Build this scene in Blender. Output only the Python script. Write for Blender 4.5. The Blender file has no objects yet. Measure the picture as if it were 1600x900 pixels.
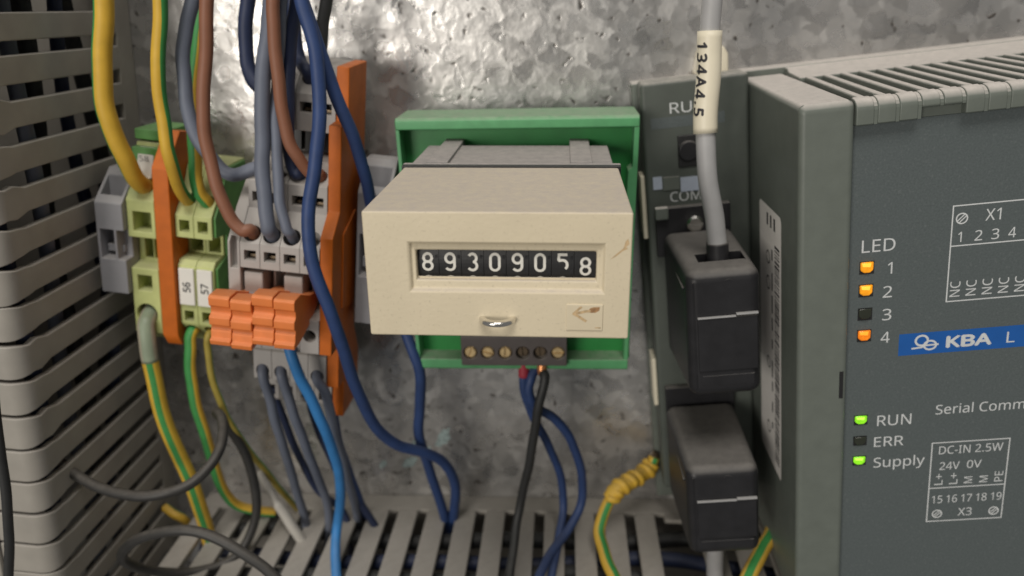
import bpy, bmesh, math, random
from mathutils import Vector, Matrix
random.seed(7)
MM = 0.001
DP = 230.0            # the mounting plate lies 230 mm in front of the camera
scene = bpy.context.scene
col = scene.collection

# ------------------------------------------------------------------ camera
def W(x, d, z):       # millimetres: right, depth from the camera, up  ->  world metres
    return Vector((x * MM, (d - DP) * MM, (z + 165.0) * MM))
FPX = 1200.0
_p = math.atan2(440.0, FPX)
_a = math.atan2(90 * math.cos(_p), FPX)
FW = Vector((-math.sin(_a) * math.cos(_p), math.cos(_a) * math.cos(_p), -math.sin(_p)))
_r = Vector((math.cos(_a), math.sin(_a), 0)); _u = _r.cross(FW)
_c, _s = math.cos(0.02), math.sin(0.02)
RT = _c * _r - _s * _u; UP = _s * _r + _c * _u
def at(px, py, D):    # the point at depth D seen at a pixel of the 1600x900 photograph, mm
    v = (px - 800) / FPX * RT - (py - 450) / FPX * UP + FW
    return v * (D / v.y)
cam_d = bpy.data.cameras.new('camera'); cam = bpy.data.objects.new('camera', cam_d); col.objects.link(cam)
cam_d.sensor_width = 36; cam_d.lens = 27; cam_d.clip_start = 0.005; cam_d.clip_end = 50
m = Matrix((RT, UP, -FW)).transposed().to_4x4(); m.translation = W(0, 0, 0)
cam.matrix_world = m
cam_d.dof.use_dof = True; cam_d.dof.focus_distance = 0.158; cam_d.dof.aperture_fstop = 14
scene.camera = cam

# ------------------------------------------------------------------ light
world = bpy.data.worlds.new('World'); scene.world = world; world.use_nodes = True
bg = world.node_tree.nodes['Background']; bg.inputs[0].default_value = (0.96, 0.95, 0.93, 1); bg.inputs[1].default_value = 0.165
def area(name, loc, target, size, sizey, power, color):
    l = bpy.data.lights.new(name, 'AREA'); l.shape = 'RECTANGLE'; l.size = size; l.size_y = sizey
    l.energy = power; l.color = color
    o = bpy.data.objects.new(name, l); col.objects.link(o); o.location = loc
    o.rotation_euler = (Vector(target) - Vector(loc)).to_track_quat('-Z', 'Y').to_euler(); return o
area('ceiling_lamp', (0.0, -0.62, 1.10), (0, 0, 0.1), 0.55, 0.40, 8.2, (1.0, 0.95, 0.89))
area('plate_glare_light', (-0.60, -1.28, 0.24), (0, 0, 0.12), 0.50, 0.40, 8.2, (1.0, 0.94, 0.86))  # added front-left area light that makes the glare on the plate
scene.view_settings.view_transform = 'Standard'; scene.view_settings.look = 'None'
scene.view_settings.exposure = 0.0; scene.view_settings.gamma = 1.0
scene.render.engine = 'CYCLES'
scene.cycles.max_bounces = 8; scene.cycles.use_denoising = True

# ------------------------------------------------------------------ materials
def mat(name, color, rough=0.5, metal=0.0, var=0.12, scale=260.0, bump=0.05, bscale=2200.0, dust=0.0,
        dustcol=(0.46, 0.42, 0.37), emit=None, spec=0.5, specks=0.0, dmin=.35, speckcol=(0.10, 0.08, 0.06)):
    M = bpy.data.materials.new(name); M.use_nodes = True
    nt = M.node_tree; N = nt.nodes; L = nt.links; b = N['Principled BSDF']
    tc = N.new('ShaderNodeTexCoord')
    n = N.new('ShaderNodeTexNoise'); n.inputs['Scale'].default_value = scale; n.inputs['Detail'].default_value = 5
    L.new(tc.outputs['Object'], n.inputs['Vector'])
    mr = N.new('ShaderNodeMapRange'); mr.inputs['From Min'].default_value = .25; mr.inputs['From Max'].default_value = .75
    mr.inputs['To Min'].default_value = 1 - var; mr.inputs['To Max'].default_value = 1 + var
    L.new(n.outputs['Fac'], mr.inputs['Value'])
    mx = N.new('ShaderNodeMix'); mx.data_type = 'RGBA'; mx.blend_type = 'MULTIPLY'; mx.inputs['Factor'].default_value = 1
    mx.inputs[6].default_value = (*color, 1); L.new(mr.outputs['Result'], mx.inputs[7])
    out = mx.outputs[2]
    if specks:
        s = N.new('ShaderNodeTexNoise'); s.inputs['Scale'].default_value = 1500; s.inputs['Detail'].default_value = 2
        L.new(tc.outputs['Object'], s.inputs['Vector'])
        sr = N.new('ShaderNodeMapRange'); sr.inputs['From Min'].default_value = .60; sr.inputs['From Max'].default_value = .72
        sr.inputs['To Max'].default_value = specks; L.new(s.outputs['Fac'], sr.inputs['Value'])
        sm = N.new('ShaderNodeMix'); sm.data_type = 'RGBA'; L.new(sr.outputs['Result'], sm.inputs['Factor'])
        L.new(out, sm.inputs[6]); sm.inputs[7].default_value = (*speckcol, 1); out = sm.outputs[2]
    rsock = None
    if dust:
        g = N.new('ShaderNodeNewGeometry'); sp = N.new('ShaderNodeSeparateXYZ'); L.new(g.outputs['Normal'], sp.inputs[0])
        d1 = N.new('ShaderNodeMapRange'); d1.inputs['From Min'].default_value = .35; d1.inputs['From Max'].default_value = .9
        L.new(sp.outputs['Z'], d1.inputs['Value'])
        n2 = N.new('ShaderNodeTexNoise'); n2.inputs['Scale'].default_value = 420; n2.inputs['Detail'].default_value = 8
        n2.inputs['Roughness'].default_value = .75; L.new(tc.outputs['Object'], n2.inputs['Vector'])
        d2 = N.new('ShaderNodeMapRange'); d2.inputs['From Min'].default_value = .32; d2.inputs['From Max'].default_value = .62
        d2.inputs['To Min'].default_value = dmin * dust; d2.inputs['To Max'].default_value = dust
        L.new(n2.outputs['Fac'], d2.inputs['Value'])
        mu = N.new('ShaderNodeMath'); mu.operation = 'MULTIPLY'; L.new(d1.outputs[0], mu.inputs[0]); L.new(d2.outputs[0], mu.inputs[1])
        dm = N.new('ShaderNodeMix'); dm.data_type = 'RGBA'; L.new(mu.outputs[0], dm.inputs['Factor'])
        L.new(out, dm.inputs[6]); dm.inputs[7].default_value = (*dustcol, 1); out = dm.outputs[2]
        rr = N.new('ShaderNodeMapRange'); rr.inputs['To Min'].default_value = rough; rr.inputs['To Max'].default_value = .95
        L.new(mu.outputs[0], rr.inputs['Value']); L.new(rr.outputs[0], b.inputs['Roughness']); rsock = 1
    L.new(out, b.inputs['Base Color'])
    if not rsock: b.inputs['Roughness'].default_value = rough
    b.inputs['Metallic'].default_value = metal
    b.inputs['Specular IOR Level'].default_value = spec
    if bump:
        nb = N.new('ShaderNodeTexNoise'); nb.inputs['Scale'].default_value = bscale; nb.inputs['Detail'].default_value = 3
        L.new(tc.outputs['Object'], nb.inputs['Vector'])
        bp = N.new('ShaderNodeBump'); bp.inputs['Strength'].default_value = bump; bp.inputs['Distance'].default_value = 0.0002
        L.new(nb.outputs['Fac'], bp.inputs['Height']); L.new(bp.outputs[0], b.inputs['Normal'])
    if emit:
        b.inputs['Emission Color'].default_value = (*emit[0], 1); b.inputs['Emission Strength'].default_value = emit[1]
    return M

def galvanised():
    M = bpy.data.materials.new('galvanised_steel'); M.use_nodes = True
    nt = M.node_tree; N = nt.nodes; L = nt.links; b = N['Principled BSDF']
    tc = N.new('ShaderNodeTexCoord'); co = tc.outputs['Object']
    wn = N.new('ShaderNodeTexNoise'); wn.inputs['Scale'].default_value = 170; wn.inputs['Detail'].default_value = 3
    L.new(co, wn.inputs['Vector'])
    wm = N.new('ShaderNodeVectorMath'); wm.operation = 'MULTIPLY_ADD'; wm.inputs[1].default_value = (.009, .009, .009)
    L.new(wn.outputs['Color'], wm.inputs[0]); L.new(co, wm.inputs[2])
    v = N.new('ShaderNodeTexVoronoi'); v.feature = 'SMOOTH_F1'; v.inputs['Scale'].default_value = 270
    v.inputs['Smoothness'].default_value = .45; L.new(wm.outputs[0], v.inputs['Vector'])
    v2 = N.new('ShaderNodeTexVoronoi'); v2.inputs['Scale'].default_value = 420; L.new(wm.outputs[0], v2.inputs['Vector'])
    n = N.new('ShaderNodeTexNoise'); n.inputs['Scale'].default_value = 30; n.inputs['Detail'].default_value = 6
    L.new(co, n.inputs['Vector'])
    pit = N.new('ShaderNodeTexVoronoi'); pit.inputs['Scale'].default_value = 200; L.new(wm.outputs[0], pit.inputs['Vector'])
    pr = N.new('ShaderNodeMapRange'); pr.inputs['From Min'].default_value = .06; pr.inputs['From Max'].default_value = .20
    L.new(pit.outputs['Distance'], pr.inputs['Value'])
    # zinc colour: patches of oxide, dark pits
    cr = N.new('ShaderNodeValToRGB'); cr.color_ramp.elements[0].position = .3; cr.color_ramp.elements[1].position = .7
    cr.color_ramp.elements[0].color = (.40, .40, .395, 1); cr.color_ramp.elements[1].color = (.72, .70, .675, 1)
    L.new(n.outputs['Fac'], cr.inputs['Fac'])
    sp = N.new('ShaderNodeSeparateColor'); L.new(v.outputs['Color'], sp.inputs[0])
    c1 = N.new('ShaderNodeMapRange'); c1.inputs['To Min'].default_value = .72; c1.inputs['To Max'].default_value = 1.16
    L.new(sp.outputs[0], c1.inputs['Value'])
    m1 = N.new('ShaderNodeMix'); m1.data_type = 'RGBA'; m1.blend_type = 'MULTIPLY'; m1.inputs['Factor'].default_value = 1
    L.new(cr.outputs[0], m1.inputs[6]); L.new(c1.outputs[0], m1.inputs[7])
    m2 = N.new('ShaderNodeMix'); m2.data_type = 'RGBA'; L.new(pr.outputs[0], m2.inputs['Factor'])
    m2.inputs[6].default_value = (.12, .11, .10, 1); L.new(m1.outputs[2], m2.inputs[7])
    L.new(m2.outputs[2], b.inputs['Base Color'])
    b.inputs['Metallic'].default_value = .74
    r1 = N.new('ShaderNodeMapRange'); r1.inputs['To Min'].default_value = .22; r1.inputs['To Max'].default_value = .40
    L.new(sp.outputs[1], r1.inputs['Value']); L.new(r1.outputs[0], b.inputs['Roughness'])
    ad = N.new('ShaderNodeMath'); ad.operation = 'ADD'; L.new(v.outputs['Distance'], ad.inputs[0])
    mm_ = N.new('ShaderNodeMath'); mm_.operation = 'MULTIPLY'; mm_.inputs[1].default_value = .35
    L.new(v2.outputs['Distance'], mm_.inputs[0]); L.new(mm_.outputs[0], ad.inputs[1])
    ad2 = N.new('ShaderNodeMath'); ad2.operation = 'ADD'; L.new(ad.outputs[0], ad2.inputs[0]); L.new(pr.outputs[0], ad2.inputs[1])
    bp = N.new('ShaderNodeBump'); bp.inputs['Strength'].default_value = .20; bp.inputs['Distance'].default_value = .0004
    L.new(ad2.outputs[0], bp.inputs['Height']); L.new(bp.outputs[0], b.inputs['Normal'])
    return M

DUSTW = (0.50, 0.46, 0.41)
K = dict(
    zinc=galvanised(),
    duct=mat('duct_grey_plastic', (.31, .29, .255), .55, dust=.7, dustcol=(.42, .395, .36), scale=120),
    cream=mat('cream_plastic', (.635, .555, .40), .5, var=.06, dust=.85, dustcol=(.50, .445, .39), bump=.22, bscale=1100, scale=60, specks=.16),
    creamface=mat('cream_face_plastic', (.635, .555, .40), .5, var=.04, bump=.10, bscale=1400, scale=90, specks=.0),
    gbody=mat('dusty_grey_plastic', (.20, .195, .19), .6, dust=.9, dustcol=(.42, .385, .36)),
    black=mat('black_plastic', (.016, .016, .017), .45),
    port=mat('port_shaded_grey', (.078, .090, .078), .5, var=.08, dust=1.0, dustcol=(.42, .40, .36)),  # controller grey darkened, the shade of the recess put into its colour
    hood=mat('black_hood_plastic', (.019, .019, .021), .40, var=.2, spec=.35, dust=.62, dustcol=(.25, .235, .215), dmin=.7, bump=.14, bscale=1600),
    green=mat('green_plastic', (.020, .205, .045), .42, var=.12, dust=.75, dustcol=(.33, .33, .28), scale=150),
    lgreen=mat('pale_green_plastic', (.085, .30, .125), .42, dust=.5),
    yg=mat('yellow_green_plastic', (.44, .48, .185), .5, var=.28, scale=110, dust=.3),
    ygreen=mat('terminal_green_plastic', (.11, .30, .075), .5, var=.2, dust=.2),
    grey=mat('terminal_grey_plastic', (.37, .35, .33), .55, var=.06, dust=.5, dustcol=(.48, .44, .39)),
    bgrey=mat('clamp_grey_plastic', (.30, .30, .315), .55, var=.06, dust=.35),
    orange=mat('orange_plastic', (.50, .118, .010), .5, var=.12, spec=.3, dust=.12, dustcol=(.52, .34, .22)),
    orange2=mat('orange_plug_plastic', (.72, .195, .042), .5, var=.10, dust=.3, dustcol=(.62, .36, .22)),
    white=mat('white_marker_plastic', (.74, .72, .66), .5, var=.04),
    ink=mat('black_ink', (.02, .02, .025), .6, bump=0),
    plc=mat('controller_grey_paint', (.128, .145, .126), .45, var=.07, dust=1.0, dustcol=(.58, .54, .50), bump=.12, bscale=1700, dmin=.75),
    panel=mat('controller_slate_film', (.090, .107, .108), .45, var=.14, bump=.15, bscale=2600, scale=2200, specks=.12, speckcol=(.24, .25, .25)),
    print=mat('white_print', (.60, .62, .62), .5, bump=0, var=.08, scale=900),
    blue=mat('blue_print', (.012, .098, .36), .4, bump=0, var=.06),
    chrome=mat('chrome_metal', (.78, .76, .72), .18, 1.0, bump=.0),
    brass=mat('brass_screw_metal', (.70, .52, .27), .4, .6, var=.3, scale=700),
    dark_brass=mat('dark_screw_metal', (.16, .12, .08), .4, .8, var=.3, scale=700),
    strip=mat('brown_grey_plastic', (.085, .072, .068), .55, dust=.6),
    copper=mat('bare_copper', (.62, .27, .11), .4, .7, var=.3, scale=900),
    red=mat('red_plastic', (.35, .03, .05), .5),
    lamp_amber=mat('lit_amber_lamp', (.85, .33, .01), .25, emit=((1.0, .36, .015), .30), var=.35, scale=900),
    lamp_orange=mat('lit_orange_lamp', (.85, .23, .01), .25, emit=((1.0, .22, .01), .26), var=.35, scale=900),
    lamp_green=mat('lit_green_lamp', (.25, .75, .02), .25, emit=((.27, .80, .015), .38), var=.35, scale=900),
    lamp_amber_core=mat('amber_lamp_core', (.9, .5, .05), .2, emit=((1.0, .55, .06), .75), bump=0),
    lamp_orange_core=mat('orange_lamp_core', (.9, .35, .03), .2, emit=((1.0, .36, .03), .65), bump=0),
    lamp_green_core=mat('green_lamp_core', (.5, .9, .1), .2, emit=((.48, .95, .06), .8), bump=0),
    lamp_off=mat('unlit_lamp', (.030, .034, .024), .2),
    steel=mat('rail_steel', (.52, .51, .49), .4, .85),
    label=mat('label_paper', (.80, .77, .73), .5, var=.05),
    labelblue=mat('pale_blue_film', (.42, .47, .56), .4, var=.1),
    sleeve=mat('cream_sleeve', (.72, .665, .52), .45, var=.04),
    rust=mat('rust_smear', (.34, .19, .085), .7, var=.45, scale=1300),
    rustl=mat('faint_rust_smear', (.50, .36, .20), .7, var=.35, scale=1300),
    smear=mat('pale_teal_smear', (.27, .34, .335), .6, var=.5, scale=900),
    # wire insulation
    wy=mat('yellow_insulation', (.62, .385, .040), .55, var=.10, dust=.25, dustcol=(.55, .42, .22)),
    wg=mat('green_insulation', (.045, .26, .065), .55, var=.12),
    wol=mat('olive_insulation', (.32, .25, .045), .55, var=.15),
    wfade=mat('focus_blur_grey', (.36, .33, .25), .5, var=.12),  # grey of a focus smear, not the colour of the insulation
    wblurg=mat('focus_blur_green', (.25, .30, .21), .5, var=.12),  # stripe colour inside the same focus smear
    wbr=mat('brown_insulation', (.235, .098, .055), .55, var=.08, dust=.3, dustcol=(.36, .26, .21)),
    wgb=mat('grey_blue_insulation', (.125, .142, .185), .55, var=.08, dust=.25, dustcol=(.25, .25, .27)),
    wbl=mat('dark_blue_insulation', (.021, .048, .145), .55, var=.15, dust=.25, dustcol=(.17, .19, .26)),
    wnv=mat('navy_insulation', (.021, .032, .078), .55, var=.15, dust=.2, dustcol=(.14, .15, .19)),
    wbb=mat('bright_blue_insulation', (.030, .185, .46), .55, var=.12, dust=.3, dustcol=(.17, .26, .42)),
    wbk=mat('black_insulation', (.022, .023, .023), .55, var=.2, dust=.25, dustcol=(.16, .16, .15)),
    wdk=mat('dark_grey_rubber', (.028, .027, .025), .5, var=.2, dust=.38, dustcol=(.21, .19, .165)),
    wgr=mat('light_grey_jacket', (.36, .36, .36), .5, var=.06, dust=.2),
    wwh=mat('off_white_tube', (.42, .40, .36), .5, var=.08),
)

# ------------------------------------------------------------------ frames, things and parts
class Frame:
    """Local axes of a group on the plate: x right, d depth, z up, leaning clockwise by cw degrees."""
    def __init__(s, x, z, cw): s.x, s.z, s.t = x, z, math.radians(cw)
    def wd(s, x, d, z):
        C, S = math.cos(s.t), math.sin(s.t); return (s.x + C * x + S * z, d, s.z - S * x + C * z)
    def px(s, px, py, D):
        v = at(px, py, D); dx, dz = v.x - s.x, v.z - s.z; C, S = math.cos(s.t), math.sin(s.t)
        return (C * dx - S * dz, S * dx + C * dz)
TF = Frame(-75, -66, 6.5); PF = Frame(60.8, -25, -5.7); CF = Frame(-11.9, -45.8, .5)
GF = Frame(-12, -62, -.3); VF = Frame(-130, -60, 5); BF = Frame(0, -163.3, -.5); OF = Frame(0, -165, 0)

def tag(o, label, cat, group=None, kind=None):
    if label: o['label'] = label
    if cat: o['category'] = cat
    if group: o['group'] = group
    if kind: o['kind'] = kind
    return o
class Thing:
    def __init__(s, name, label, cat, fr, base, group=None):
        s.o = bpy.data.objects.new(name, None); col.objects.link(s.o); s.o.empty_display_size = .005
        s.fr, s.base = fr, base; s.o.location = W(*fr.wd(*base)); s.o.rotation_euler = (0, fr.t, 0)
        tag(s.o, label, cat, group)
    def copy(s, base, label, group=None):
        r = s.o.copy(); col.objects.link(r); r.location = W(*s.fr.wd(*base)); r['label'] = label
        for ch in list(s.o.children):
            c = ch.copy(); col.objects.link(c); c.parent = r
            for g in ch.children:
                d = g.copy(); col.objects.link(d); d.parent = c
        return r
def finish(name, bm, material, bevel=0, smooth=False, seg=2):
    me = bpy.data.meshes.new(name)
    bmesh.ops.recalc_face_normals(bm, faces=bm.faces)
    bm.to_mesh(me); bm.free()
    for mt in (material if isinstance(material, (list, tuple)) else [material]): me.materials.append(mt)
    o = bpy.data.objects.new(name, me); col.objects.link(o)
    if smooth: me.polygons.foreach_set('use_smooth', [True] * len(me.polygons))
    if bevel:
        b = o.modifiers.new('bevel', 'BEVEL'); b.width = bevel * MM; b.segments = seg; b.limit_method = 'ANGLE'; b.angle_limit = math.radians(35)
        me.polygons.foreach_set('use_smooth', [True] * len(me.polygons))
        w = o.modifiers.new('wn', 'WEIGHTED_NORMAL'); w.keep_sharp = True
    return o
class MB:
    """Collects shapes given in a thing's frame (mm) into one mesh."""
    def __init__(s, th): s.bm = bmesh.new(); s.b = th.base if isinstance(th, Thing) else th
    def v(s, x, d, z): return s.bm.verts.new(((x - s.b[0]) * MM, (d - s.b[1]) * MM, (z - s.b[2]) * MM))
    def box(s, x0, x1, d0, d1, z0, z1):
        P = [s.v(x, d, z) for x in (x0, x1) for d in (d0, d1) for z in (z0, z1)]
        for f in ((0, 1, 3, 2), (4, 6, 7, 5), (0, 4, 5, 1), (2, 3, 7, 6), (0, 2, 6, 4), (1, 5, 7, 3)):
            s.bm.faces.new([P[i] for i in f])
        return s
    def hexa(s, A, B):   # two quads of (x,d,z)
        a = [s.v(*p) for p in A]; b = [s.v(*p) for p in B]
        s.bm.faces.new(a); s.bm.faces.new(b[::-1])
        for i in range(4): s.bm.faces.new([a[i], b[i], b[(i + 1) % 4], a[(i + 1) % 4]])
        return s
    def prism(s, prof, x0, x1):        # profile of (d,z), swept along x
        a = [s.v(x0, d, z) for d, z in prof]; b = [s.v(x1, d, z) for d, z in prof]; n = len(prof)
        s.bm.faces.new(a); s.bm.faces.new(b[::-1])
        for i in range(n): s.bm.faces.new([a[i], b[i], b[(i + 1) % n], a[(i + 1) % n]])
        return s
    def plate(s, prof, d0, d1):        # profile of (x,z), swept along depth
        a = [s.v(x, d0, z) for x, z in prof]; b = [s.v(x, d1, z) for x, z in prof]; n = len(prof)
        s.bm.faces.new(a); s.bm.faces.new(b[::-1])
        for i in range(n): s.bm.faces.new([a[i], b[i], b[(i + 1) % n], a[(i + 1) % n]])
        return s
    def cyl(s, p, q, r0, r1=None, n=20):
        r1 = r0 if r1 is None else r1
        p, q = Vector(p), Vector(q); ax = (q - p).normalized()
        e = ax.orthogonal().normalized(); f = ax.cross(e); R = [[], []]
        for i, (c, r) in enumerate(((p, r0), (q, r1))):
            for k in range(n):
                t = 2 * math.pi * k / n; w = c + r * (math.cos(t) * e + math.sin(t) * f); R[i].append(s.v(*w))
        s.bm.faces.new(R[0]); s.bm.faces.new(R[1][::-1])
        for k in range(n): s.bm.faces.new([R[0][k], R[1][k], R[1][(k + 1) % n], R[0][(k + 1) % n]])
        return s
    def obj(s, name, material, parent=None, bevel=0, smooth=False, seg=2, label=None):
        o = finish(name, s.bm, material, bevel, smooth, seg)
        if parent is not None: o.parent = parent.o if isinstance(parent, Thing) else parent
        if label: o['label'] = label
        return o
def cut(o, mb):
    """Subtract the shapes of mb from o."""
    c = finish('cutter', mb.bm, K['black']); c.parent = None
    keep = (o.parent,); o.parent = None
    bev = [m for m in o.modifiers]; store = [(m.type, getattr(m, 'width', 0)) for m in bev]
    for m in bev: o.modifiers.remove(m)
    b = o.modifiers.new('cut', 'BOOLEAN'); b.object = c; b.operation = 'DIFFERENCE'; b.solver = 'EXACT'; b.use_self = True
    bpy.context.view_layer.update(); dg = bpy.context.evaluated_depsgraph_get()
    me = bpy.data.meshes.new_from_object(o.evaluated_get(dg)); o.modifiers.clear(); me.name = o.name
    o.data = me; bpy.data.objects.remove(c); o.parent = keep[0]
    for t, w in store:
        if t == 'BEVEL':
            q = o.modifiers.new('bevel', 'BEVEL'); q.width = w; q.segments = 2; q.limit_method = 'ANGLE'; q.angle_limit = math.radians(35)
            me.polygons.foreach_set('use_smooth', [True] * len(me.polygons))
            w_ = o.modifiers.new('wn', 'WEIGHTED_NORMAL'); w_.keep_sharp = True
    return o

import os
FONT = None
try:
    FONT = bpy.data.fonts.load(os.path.join(bpy.utils.system_resource('DATAFILES'), 'fonts', 'NotoSansHebrew-Regular.woff2'))   # a sans face that ships with Blender
except Exception:
    pass
def glyph_mesh(s, bold=0.0, space=1.0):
    cu = bpy.data.curves.new('t', 'FONT'); cu.body = s; cu.resolution_u = 3; cu.space_character = space
    if FONT: cu.font = FONT
    t = bpy.data.objects.new('t', cu); col.objects.link(t)
    bpy.context.view_layer.update(); dg = bpy.context.evaluated_depsgraph_get()
    me = bpy.data.meshes.new_from_object(t.evaluated_get(dg)); bpy.data.objects.remove(t)
    if bold:          # heavier print: the same glyphs laid over each other in thin layers
        bm = bmesh.new()
        for i, (dx, dy) in enumerate(((0, 0), (bold, 0), (-bold, 0), (0, bold), (0, -bold))):
            n0 = len(bm.verts); bm.from_mesh(me); bm.verts.ensure_lookup_table()
            for v in bm.verts[n0:]: v.co += Vector((dx, dy, .02 * i))
        bm.to_mesh(me); bm.free()
    return me
CAP = max(v.co.y for v in glyph_mesh('H').vertices)
def bake(o):
    bpy.context.view_layer.update(); p = o.parent; o.parent = None; bpy.context.view_layer.update()
    me = bpy.data.meshes.new_from_object(o.evaluated_get(bpy.context.evaluated_depsgraph_get())); o.modifiers.clear(); me.name = o.name; o.data = me; o.parent = p
def text(th, s, x, z, d, w, h, material, rot=0, name='printed_text', lift=.03, parent=None, bold=0):
    """Flat print facing the camera: left/baseline x,z (rot 90: text climbs, -90: text descends), exact width and cap height."""
    me = glyph_mesh(s, bold)
    xs = [v.co.x for v in me.vertices]; x0, x1 = min(xs), max(xs)
    sx = w / (x1 - x0); sy = h / CAP
    C, S = math.cos(math.radians(rot)), math.sin(math.radians(rot)); b = th.base
    for v in me.vertices:
        a, e = (v.co.x - x0) * sx, v.co.y * sy; up = v.co.z * .6
        v.co = Vector(((x + C * a - S * e - b[0]) * MM, (d - lift - up - b[1]) * MM, (z + S * a + C * e - b[2]) * MM))
    me.materials.append(material)
    o = bpy.data.objects.new(name, me); col.objects.link(o); o.parent = parent or th.o
    return o
def ribbon(mb, pts, w, closed=False, dfun=None, d=0):
    """Flat stroke of width w through (x,z) points; depth from dfun(z)."""
    n = len(pts); P = [Vector(p) for p in pts]; L_, R_ = [], []
    for i in range(n):
        if closed: t = P[(i + 1) % n] - P[i - 1]
        else: t = P[min(i + 1, n - 1)] - P[max(i - 1, 0)]
        t.normalize(); nn = Vector((-t.y, t.x)) * w / 2
        for q, li in ((P[i] + nn, L_), (P[i] - nn, R_)):
            li.append(mb.v(q.x, dfun(q.y) if dfun else d, q.y))
    for i in range(n if closed else n - 1):
        j = (i + 1) % n; mb.bm.faces.new([L_[i], L_[j], R_[j], R_[i]])
def arc(cx, cz, rx, rz, a0, a1, n=14):
    return [(cx + rx * math.cos(math.radians(a0 + (a1 - a0) * i / n)), cz + rz * math.sin(math.radians(a0 + (a1 - a0) * i / n))) for i in range(n + 1)]

# ------------------------------------------------------------------ wires
def spline(P, per=10):
    out = []; n = len(P)
    for i in range(n - 1):
        a, b, c, d = P[max(i - 1, 0)], P[i], P[i + 1], P[min(i + 2, n - 1)]
        for k in range(per):
            t = k / per
            out.append(.5 * ((2 * b) + (c - a) * t + (2 * a - 5 * b + 4 * c - d) * t * t + (3 * b - a - 3 * c + d) * t ** 3))
    out.append(P[-1].copy()); return out
def smooth_path(q, it=6):
    q = [p.copy() for p in q]
    for _ in range(it):
        q = [q[0]] + [(q[i - 1] + q[i] * 2 + q[i + 1]) / 4 for i in range(1, len(q) - 1)] + [q[-1]]
    return q
def tube_bm(path, r, base, n=16, stripe=None, phase=0, twist=0):
    """path in mm (x,d,z). stripe: (fraction of the round in the second material)."""
    bm = bmesh.new(); rings = []
    t0 = (path[1] - path[0]).normalized(); e = Vector((1, 0, 0)) - t0 * t0.x; e.normalize()
    L = len(path)
    for i, p in enumerate(path):
        t = (path[min(i + 1, L - 1)] - path[max(i - 1, 0)]).normalized()
        e = (e - t * e.dot(t)).normalized(); f = t.cross(e); ring = []
        rr = r(i / (L - 1)) if callable(r) else r
        for k in range(n):
            a = 2 * math.pi * k / n + math.radians(phase + twist * i / L)
            w = p + rr * (math.cos(a) * e + math.sin(a) * f)
            ring.append(bm.verts.new(((w.x - base.x) * MM, (w.y - base.y) * MM, (w.z - base.z) * MM)))
        rings.append(ring)
    for i in range(L - 1):
        for k in range(n):
            fc = bm.faces.new([rings[i][k], rings[i][(k + 1) % n], rings[i + 1][(k + 1) % n], rings[i + 1][k]])
            if stripe and k < stripe * n: fc.material_index = 1
    bm.faces.new(rings[0][::-1]); bm.faces.new(rings[-1])
    return bm
def wpath(pts, per=10):
    return smooth_path(spline([at(*p) if not isinstance(p, Vector) else p for p in pts], per))
def wire(label, pts, r, material, stripe=None, phase=0, twist=0, name='wire', cat='wire', group='wires in the cabinet', per=10):
    path = wpath(pts, per); ph = [random.uniform(0, 6.28) for _ in range(6)]; n_ = len(path)
    for i, p in enumerate(path):        # slight hand-bent irregularity, none at the clamped ends
        e = min(1, i / 14, (n_ - 1 - i) / 14) * .13
        p += Vector((e * (math.sin(i * .23 + ph[0]) + .6 * math.sin(i * .51 + ph[1])), e * math.sin(i * .31 + ph[2]), .5 * e * math.sin(i * .37 + ph[3])))
    base = path[0]
    bm = tube_bm(path, r, base, 32 if stripe else 16, stripe, phase, twist)
    o = finish(name, bm, material, smooth=True); o.location = W(*base); tag(o, label, cat, group)
    o['_base'] = list(base); return o, path
def sub_tube(o, name, path, r, material, n=16, stripe=None, phase=0, label=None):
    base = Vector(o['_base']); bm = tube_bm(path, r, base, n, stripe, phase)
    c = finish(name, bm, material, smooth=True); c.parent = o
    if label: c['label'] = label
    return c

# ------------------------------------------------------------------ the mounting plate
mb = MB((0, DP, -165)); mb.box(-190, 190, DP, DP + 2, -330, 130)
o = mb.obj('mounting_plate', K['zinc']); o.location = W(0, DP, -165)
tag(o, 'galvanised steel mounting plate with crystalline spangle behind all devices', None, kind='structure')

for cx_, cy_, rx_, ry_ in ((651, 688, 7, 14), (692, 684, 12, 20), (640, 722, 13, 11), (598, 726, 6, 9), (668, 702, 5, 6)):
    q = at(cx_, cy_, DP - .03); mb = MB((0, DP, -165)); n_ = 22; k_ = DP / 1050 * .98
    vs = []
    for i in range(n_):
        a_ = 2 * math.pi * i / n_; w_ = random.uniform(.6, 1.15); vs.append(mb.v(q.x + rx_ * k_ * w_ * math.cos(a_) + .5 * ry_ * k_ * w_ * math.sin(a_), DP - .03, q.z + ry_ * k_ * w_ * math.sin(a_)))
    mb.bm.faces.new(vs); mb.obj('paint_smear', K['smear'], o)
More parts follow.
